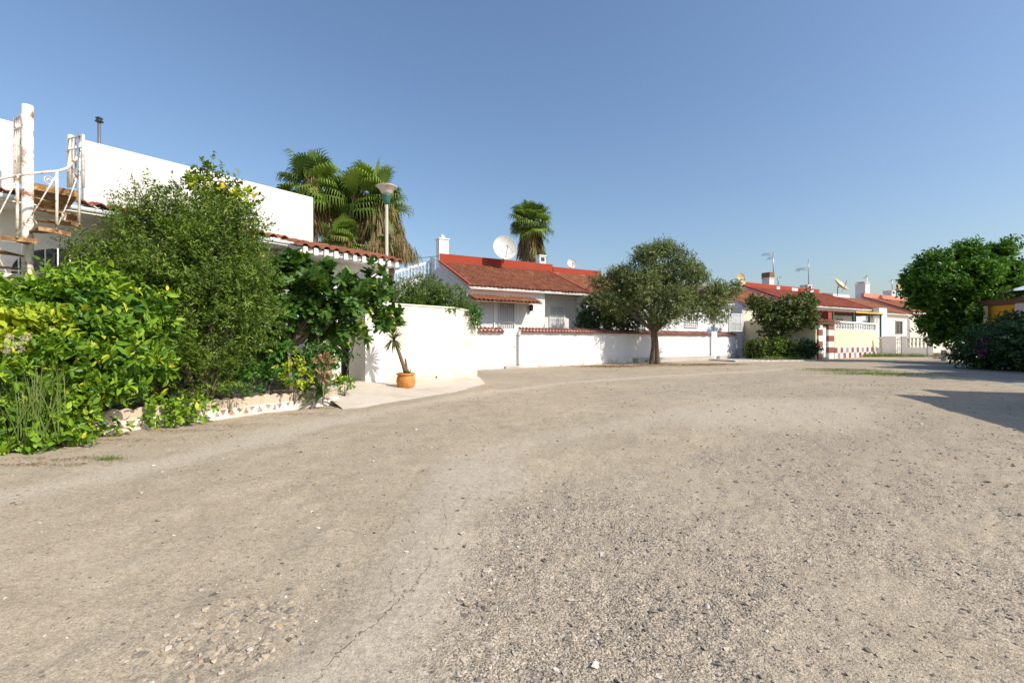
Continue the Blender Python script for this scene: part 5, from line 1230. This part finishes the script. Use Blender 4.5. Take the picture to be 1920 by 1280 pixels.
# oleander in the front garden, behind wall, left of olive
q = P(1150, 610, 25.5)
plant('oleander_bush', 'very dark pointed-leaved bush behind the white wall left of the olive trunk', 'shrub', (q[0], q[1], 0), [twigs([lb(1120, 590, 25.3, 32, .6, 32), lb(1155, 585, 25.8, 35, .6, 35), lb(1178, 600, 26.2, 20, .5, 20), lb(1100, 605, 25, 16, .4, 15)], 1300, 8, .4, .18, LANCE, up=.5, shell=.3)], L_ole, lambda mb: limbs(mb, (q[0], q[1], 0), [P(1120, 590, 25.3), P(1160, 590, 25.8)], .05), crown='foliage')
# litter and weeds under the olive
def flat_scatter(name, px_poly, n, ln, mat, label, tmpl=LANCE, z=.012):
    xs = []; ys = []
    while len(xs) < n:
        c = random.choice(px_poly); g = G(c[0] + random.gauss(0, c[2]), c[1] + abs(random.gauss(0, c[3]))); xs.append(g[0]); ys.append(g[1])
    xs = np.array(xs); ys = np.array(ys); a = rng.uniform(0, 6.28, n); A = unit(np.stack([np.cos(a), np.sin(a), rng.normal(0, .2, n)], 1)); C = unit(np.stack([rng.normal(0, .3, n), rng.normal(0, .3, n), np.ones(n)], 1)); Bv = unit(np.cross(C, A)); C = np.cross(A, Bv)
    pos = np.stack([xs, ys, ground_z(xs, ys) + z], 1)
    sc = ln * rng.uniform(.5, 1.4, n); o = foliage_obj(name, [scatter(tmpl[0], tmpl[1], pos, A, Bv, C, sc, np.clip(rng.normal(.5, .25, n), 0, 1))], mat, loc=(0, 0, 0)); tag(o, label, 'leaf litter', kind='stuff')
flat_scatter('leaf_litter', [(1230, 683, 50, 2.0), (1330, 682, 30, 1.5), (1140, 686, 30, 1.2)], 5200, .09, L_dry, 'dry brown leaf litter on the ground around the olive trunk')
flat_scatter('leaf_litter', [(120, 858, 70, 4), (230, 822, 60, 4), (330, 806, 50, 3), (430, 795, 60, 3), (560, 776, 40, 2), (60, 870, 60, 3), (600, 764, 25, 2)], 2600, .026, L_dry, 'dry brown leaf litter along the foot of the planter')
# grass tufts
g = G(203, 862); o = foliage_obj('grass_tuft', [blades(260, g, (.07, .035), .07, .05, 0, .9)], L_grass); tag(o, 'small green grass tuft on the road in front of the planter', 'grass', kind='stuff')
g = G(135, 872); o = foliage_obj('grass_tuft', [blades(60, g, (.07, .03), .04, .05, 0, .9)], L_grass); tag(o, 'thin flat wisp of grass left of the small grass tuft', 'grass', kind='stuff')
prt = []
for (px_, py_, n_, sx_, sy_) in [(1560, 692.5, 1500, .8, .25), (1600, 695, 2200, .9, .3), (1660, 702, 2400, .9, .25), (1630, 699, 1500, .7, .25), (1580, 700, 120, .9, .3), (1690, 706, 200, .5, .2), (1620, 722, 160, .8, .2)]:
    prt.append(blades(n_, G(px_, py_), (sx_, sy_), .07, .10, 0, .8))
o = foliage_obj('grass', prt, L_grass, loc=(0, 0, 0)); tag(o, 'thin strips of grass growing on the gravel before the yellow wall', 'grass', kind='stuff')
prt = []
for (px_, py_, n_, sx_, sy_) in [(1640, 669, 900, 1.0, .15), (1690, 668.5, 1100, 1.2, .15), (1730, 669, 700, 1.0, .15), (1450, 676, 300, .5, .2), (1480, 675, 300, .5, .2)]:
    prt.append(blades(n_, G(px_, py_), (sx_, sy_), .32, .06, 0, .5))
o = foliage_obj('grass', prt, L_grass, loc=(0, 0, 0)); tag(o, 'dark green weeds along the foot of the balustrade walls', 'grass', kind='stuff')

# ---- bushy small tree before the yellow side wall
q = G(1452, 668); Ys = 31.0
sl_ = [lb(1470, 596, Ys, 32, 1.2, 17), lb(1442, 592, Ys, 24, 1.0, 16), lb(1500, 578, Ys - .2, 28, .9, 20), lb(1455, 620, Ys, 24, .8, 14), lb(1425, 572, Ys, 14, .6, 12), lb(1418, 570, Ys, 12, .4, 10), lb(1510, 600, Ys - .2, 20, .7, 14), lb(1475, 578, Ys, 30, 1, 12), lb(1508, 560, Ys, 12, .4, 8)]
bx, by, _ = P(1452, 660, Ys)
plant('small_tree', 'low spreading dusty-green tree in front of the tan side wall', 'tree', (bx, by, 0), [twigs(sl_, 1050, 8, .4, .19, OVAL, shell=.35, rough=.3, tone_sd=.2)], L_small, lambda mb: (limbs(mb, (bx, by, 0), [P(1450, 632, Ys)], .1, .1), limbs(mb, P(1450, 640, Ys), [s_[:3] for s_ in sl_[:4]] + [P(1508, 600, Ys - .2)], .06)), M_bark)
for (px_, rx_, rz_, lab_, mat_, py_) in [(1420, 20, 15, 'low yellowish-green bush, first of the bushes by the passage', L_small, 656), (1452, 20, 16, 'low yellowish-green bush under the small spreading tree', L_lemon, 655), (1480, 22, 14, 'low dark bush right of the small tree trunk', L_small, 657), (1506, 15, 12, 'dark bush next to the checkered gateway', L_ole, 655)]:
    q = P(px_, py_, 30.3); plant('low_bush', lab_, 'shrub', (q[0], q[1], 0), [twigs([lb(px_, py_, 30.3, rx_, .7, rz_)], 420, 8, .3, .16, OVAL, shell=.3, cut=cut, rough=.3)], mat_, lambda mb: limbs(mb, (q[0], q[1], 0), [q], .03), crown='foliage', group='low bushes before the tan side wall')

# ---- big green tree on the right
rx0, ry0, _ = P(1818, 676, 26.0)
rl = [lb(1748, 540, 26, 55, 1.8, 42), lb(1742, 545, 26, 28, 1.0, 28), lb(1745, 490, 26, 10, .5, 18), lb(1805, 478, 26, 10, .5, 16), lb(1868, 474, 26, 10, .5, 16), lb(1810, 520, 26, 60, 1.9, 48), lb(1855, 522, 26, 44, 1.7, 46), lb(1745, 560, 26, 30, 1.1, 30), lb(1880, 510, 26, 26, 1, 24), lb(1810, 600, 25.6, 50, 1.6, 42), lb(1785, 628, 25.6, 26, 1.2, 26), lb(1840, 575, 25.6, 50, 1.6, 40), lb(1745, 500, 26, 20, .8, 18), lb(1790, 488, 26, 20, .8, 18), lb(1868, 478, 26, 16, .7, 14), lb(1735, 518, 26, 18, .8, 14), lb(1768, 600, 26, 30, 1.2, 40)]
def tf(mb):
    limbs(mb, (rx0, ry0, -.05), [(rx0 + .1, ry0, 1.7)], .28, .1, 12); limbs(mb, (rx0 + .05, ry0, 1.4), [r_[:3] for r_ in rl[:9]], .13, .3)
plant('leafy_tree', 'big rounded glossy green tree on the right, taller than the houses', 'tree', (rx0, ry0, 0), [twigs(shr(rl, .78), 1500, 9, .45, .22, OVAL, up=.3, shell=.2, rough=.2, tone_sd=.1), twigs(sub(shr(rl, .80), 140, .38, lo=.5, hi=1.5), 4000, 9, .45, .21, OVAL2, up=1.1, shell=.25, rough=.25, tone_sd=.2)], L_ficus, tf, M_bark)
plant('agave', 'spiky palm-like leaves sticking out of the top of the big green tree', 'plant', P(1850, 480, 27.2), [rosette(P(1846, 485, 27.2), 40, .9, .07, .2, (10, 85))], L_palm, lambda mb: mb.tube([(P(1846, 485, 27.2)[0], 27.2, 0), P(1846, 485, 27.2)], .08, 8), M_palmbark, crown='leaves')
# ---- bougainvillea
bl = [lb(1905, 650, 19.2, 60, 1.4, 36), lb(1860, 662, 19.6, 40, 1.2, 22), lb(1950, 640, 18.5, 80, 1.6, 55), lb(1915, 615, 19.6, 35, 1.1, 24), lb(2010, 640, 17.6, 90, 1.6, 60), lb(1830, 675, 19.9, 22, .8, 10)]
q = P(1900, 690, 19.4)
t = plant('bougainvillea', 'dark sprawling bougainvillea with purple blossom at the right edge', 'shrub', (q[0], q[1], 0), [twigs(bl, 3600, 8, .4, .13, OVAL, shell=.4, rough=.3, cut=cut)], L_boug, lambda mb: limbs(mb, (q[0], q[1], 0), [b_[:3] for b_ in bl[:4]], .05), crown='foliage')
foliage_obj('blossom', [twigs([lb(1843, 652, 18.8, 14, .3, 16), lb(1875, 628, 18.7, 10, .3, 14), lb(1835, 655, 19.0, 14, .3, 8)], 45, 6, .16, .08, OVAL, shell=.1)], L_bract, t)

# ---- ochre house + parasol right edge
a = P(1838, 640, 24.6); b = P(1905, 640, 22.6)
f = Frame((a[0], a[1]), (b[0] - a[0], b[1] - a[1])); L_ = math.hypot(b[0] - a[0], b[1] - a[1]); zt_ = zat(571, 23)
t = thing('ochre_house', 'bright ochre garden building half hidden by the big tree and bougainvillea', 'building', (a[0], a[1], 0))
mb = MB(); f.box(mb, 0, L_, -3, 0, -.1, zt_); mb.build('wall', M_ochre, t)
mb = MB(); f.box(mb, L_ + .003, L_ + 4.0, -3, .05, -.1, zt_ + .02); mb.build('stone_wall', M_beige, t)
mb = MB(); f.box(mb, -.1, L_ + 4.1, -3.1, .1, zt_ + .023, zt_ + .3); mb.build('roof_edge', M_wood, t)
mb = MB(); tx = f.s_at(1862); f.box(mb, tx - .3, tx + .3, .002, .02, .3, 2.1); mb.build('doorway', M_dark, t)
mb = MB(); f.box(mb, -1.2, 0, .2, .32, 2.0, 2.12); f.box(mb, .6, .72, .2, .32, 0, zt_); mb.build('beam', M_yellow, t)
c = P(1948, 548, 22.5); t = thing('parasol', 'pale blue-grey parasol canopy above the ochre building', 'parasol', (c[0], c[1], zt_ + .3))
mb = MB(); mb.lathe((c[0], c[1], zat(545, c[1])), [(1.25, 0), (1.2, .03), (.6, .25), (.05, .42), (.001, .43)], 8, smooth=False); mb.build('canopy', M_canopy, t)
mb = MB(); mb.tube([(c[0] - .0, c[1], zt_ + .3), (c[0], c[1], zat(540, c[1]) + .2)], .03, 8); mb.build('pole', M_dark, t)
q = P(1895, 553, 22.8); plant('potted_plants', 'green plants on the roof edge below the parasol', 'plant', (q[0], q[1], zt_ + .3), [twigs([(q[0], q[1], zt_ + .5, .5, .2, .22), (q[0] + .8, q[1], zt_ + .5, .4, .2, .25)], 130, 7, .15, .09, OVAL, shell=.2)], L_small, crown='foliage')
# low stone wall and rubble at tree foot
a = G(1775, 677); b = G(1830, 676); f = Frame(a, (b[0] - a[0], b[1] - a[1])); L_ = math.hypot(b[0] - a[0], b[1] - a[1])
mb = MB(); mb.prism([f.p(0, 0, -.1), f.p(L_ + 1.2, 0, -.1), f.p(L_ + 1.2, 0, .45), f.p(L_ * .6, 0, .62), f.p(0, 0, .68)], (-f.n[0] * .3, -f.n[1] * .3, 0)); o = mb.build('low_wall', M_plinth); tag(o, 'low grey garden wall at the foot of the big green tree', 'wall')
xs = rng.uniform(0, 1, 60); ga = G(1752, 672); gb = G(1777, 673); xx = ga[0] + (gb[0] - ga[0]) * xs; yy = ga[1] + (gb[1] - ga[1]) * xs + rng.normal(0, .1, 60)
pr = stones(xx, yy, rng.uniform(.12, .3, 60), sink=.2); 
for lay in (.16, .3): 
    for (V_, F_, T_) in stones(xx[::2], yy[::2] + .08, rng.uniform(.12, .26, 30), sink=.2): V_[:, 2] += lay; pr.append((V_, F_, T_))
M_rub = toned('rubble_stone', [(0, (.3, .24, .22)), (.5, (.5, .42, .37)), (1, (.72, .65, .58))], .9, nvar=.2)
o = foliage_obj('rubble_wall', pr, M_rub); tag(o, 'dry pile of pinkish rubble stones right of the balustrade wall', 'wall')

# ================================================================== PALMS
def fan_leaf(nseg=26, spread=125, blade=1.0, droop=.45, narrow=1.0):
    V_ = []; F4 = []
    # petiole 0..0.9 along x then fan
    pl = 1.0
    V_ += [(0, .02, 0), (0, -.02, 0), (pl, -.015, .0), (pl, .015, .0)]; F4.append((0, 1, 2, 3))
    for k in range(nseg):
        a = R(-spread + 2 * spread * k / (nseg - 1)) * narrow; L_ = blade * (1 - .22 * abs(a) / PI * 2) * random.uniform(.9, 1.08); b = len(V_)
        ca, sa = math.cos(a), math.sin(a); wd = .105
        for r_, wv, dz in ((.02, .01, 0), (.5, wd, -.02), (.8, wd * .55, -.12 * droop * 2), (1.05, .006, -.5 * droop * 2)):
            rr_ = r_ * L_ * (1 - (.18 if r_ > 1 else 0)); zz = dz * L_ + (.10 * abs(math.sin(a)) * r_)
            V_ += [(pl + rr_ * ca - sa * wv * .5, rr_ * sa + ca * wv * .5, zz + (.03 if k % 2 else 0) * r_), (pl + rr_ * ca + sa * wv * .5, rr_ * sa - ca * wv * .5, zz)]
        for j in range(3): F4.append((b + 2 * j, b + 2 * j + 1, b + 2 * j + 3, b + 2 * j + 2))
    return np.array(V_, float), [np.array(F4)]
def palm(px_, py_, Y, size, ngreen, ndead, skirt, label, zbase=0, deadspread=.35, yellow_low=0):
    x, y, z = P(px_, py_, Y); t = thing('fan_palm', label, 'palm tree', (x, y, zbase), 'fan palms behind the houses')
    mb = MB(); n_ = 10; mb.tube([(x + .05 * math.sin(k), y, zbase + (z - zbase) * k / (n_ - 1)) for k in range(n_)], [.28 - .06 * k / (n_ - 1) for k in range(n_)], 12); mb.build('trunk', M_palmbark, t)
    parts = []
    for g in range(6):
        tm = fan_leaf(droop=random.uniform(.25, .6)); n = ngreen // 6
        a = rng.uniform(0, 2 * PI, n); e = np.radians(rng.uniform(-35, 80, n)); A = np.stack([np.cos(a) * np.cos(e), np.sin(a) * np.cos(e), np.sin(e)], 1)
        Bv = unit(np.cross(np.array([0, 0, 1.]), A) + .25 * rnd_unit(n)); C = np.cross(A, Bv); sc = size * rng.uniform(.85, 1.1, n)
        pos = np.tile(np.array([x, y, z]), (n, 1)) + np.stack([np.zeros(n), np.zeros(n), rng.uniform(-.35, .2, n)], 1)
        parts.append(scatter(tm[0], tm[1], pos, A, Bv, C, sc, np.clip(rng.normal(.5, .2, n), 0, .93)))
    foliage_obj('crown', parts, L_palm, t)
    parts = []; n = ndead * 60
    a = rng.uniform(0, 2 * PI, n); h_ = rng.random(n); rr_ = deadspread * (.35 + .65 * np.sqrt(rng.random(n))) * (.55 + .6 * h_)
    clump = np.sin(a * 5 + px_) * .25 + 1; rr_ = rr_ * clump
    pos = np.stack([x + np.cos(a) * rr_, y + np.sin(a) * rr_, z + .25 - h_ * skirt * .75 + rng.normal(0, .12, n)], 1)
    A = unit(np.stack([np.cos(a) * .22 + rng.normal(0, .12, n), np.sin(a) * .22 + rng.normal(0, .12, n), -np.ones(n)], 1)); Bv = unit(np.cross(A, rnd_unit(n))); C = np.cross(A, Bv)
    ST = np.array([(0, .018, 0), (0, -.018, 0), (.45, -.028, .03), (.45, .028, .03), (1, .002, -.06), (1, -.002, -.06)])
    parts.append(scatter(ST, [np.array([(0, 1, 2, 3), (3, 2, 5, 4)])], pos, A, Bv, C, size * rng.uniform(.5, 1.15, n), np.clip(.45 + .25 * np.sin(a * 7 + h_ * 5) + rng.normal(0, .18, n), 0, 1)))
    foliage_obj('dry_skirt', parts, L_palmdead, t)
    return t
palm(585, 350, 20, .9, 44, 70, 2.2, 'tallest fan palm, just right of the white parapet', deadspread=.5)
palm(698, 378, 20.5, .95, 46, 95, 1.9, 'fan palm with long dry skirt behind the street lamp', deadspread=1.0)
palm(645, 388, 22.5, .9, 34, 70, 2.2, 'middle fan palm squeezed between two others', deadspread=.7)
palm(640, 455, 18.4, .62, 24, 10, .6, 'young yellow-green fan palm just above the porch tiles', deadspread=.5)
palm(728, 455, 19.5, .5, 12, 80, 1.0, 'short shaggy fan palm at the right of the palm group', deadspread=1.0)
palm(996, 420, 38, 1.1, 56, 110, 3.4, 'lone fan palm behind the red parapet of the central house', deadspread=.8)

# ================================================================== off-frame houses and trees on the right that shade the road
TE = math.tan(R(EL))
def caster(gp_, h): k = h / TE; return (gp_[0] + sh[0] * k, gp_[1] + sh[1] * k)
c1 = caster(G(1676, 739), 3.0); c2 = caster(G(1806, 777), 3.0)
f = Frame(c2, (c1[0] - c2[0], c1[1] - c2[1])); L_ = math.hypot(c1[0] - c2[0], c1[1] - c2[1])
t = thing('corner_house', 'white house beside the road at right whose eaves shade the gravel', 'house', f.p(L_ / 2, 3, 0))
mb = MB(); f.box(mb, -3.2, L_ - .4, .4, 2.7, -.1, 2.9); f.box(mb, -3.2, L_ + 1.2, 2.7, 8, -.1, 3.95); mb.build('wall', M_whitehouse, t)
mb = MB(); f.box(mb, -3.6, L_, 0, 2.7, 2.92, 3.0); f.box(mb, -3.6, L_ + 1.5, 2.3, 8.4, 4.0, 4.1); mb.build('roof', M_redpaint, t)
for i, (X_, Y_, h_, r_) in enumerate([(27.0, 16.5, 6.5, 3.0), (21.8, 12.2, 6.2, 2.6), (24.0, 17.5, 5.5, 1.9)]):  # unseen trees, added to throw shade on the lane and bougainvillea
    plant('shade_tree', ['broad evergreen tree standing right of the bougainvillea', 'dense evergreen tree beside the corner house at right', 'slim evergreen tree between the bougainvillea and the dense one'][i], 'tree', (X_, Y_, 0), [twigs([(X_, Y_, h_ * .65, r_, r_, h_ * .35), (X_ + .8, Y_ + .6, h_ * .6, r_, r_, h_ * .3)], 2600, 8, .6, .26, OVAL, shell=.3)], L_ficus, lambda mb: limbs(mb, (X_, Y_, 0), [(X_, Y_, h_ * .6), (X_ + .8, Y_, h_ * .7)], .15), M_bark)

# scattered dark bits and a few dry leaves on the road
nn = 900; rr = 2.2 * (22 / 2.2) ** rng.random(nn); aa = rng.uniform(R(-40), R(52), nn); xs, ys = rr * np.sin(aa), rr * np.cos(aa)
sd_ = (ex * (ys - PL0[1]) - ey * (xs - PL0[0])) / math.hypot(ex, ey); k = (sd_ < -.3) & ~inside(xs, ys, AP) & (ys < 20)
xs, ys, rr = xs[k], ys[k], rr[k]
o = foliage_obj('gravel', stones(xs, ys, (.010 + .0016 * rr) * np.exp(rng.normal(0, .4, len(xs))), tone=np.clip(rng.random(len(xs)) * .7, 0, 1), sink=.35), M_peb, loc=(0, 0, 0)); tag(o, 'sparse dark stone chips dotted over the whole road', 'gravel', kind='stuff')
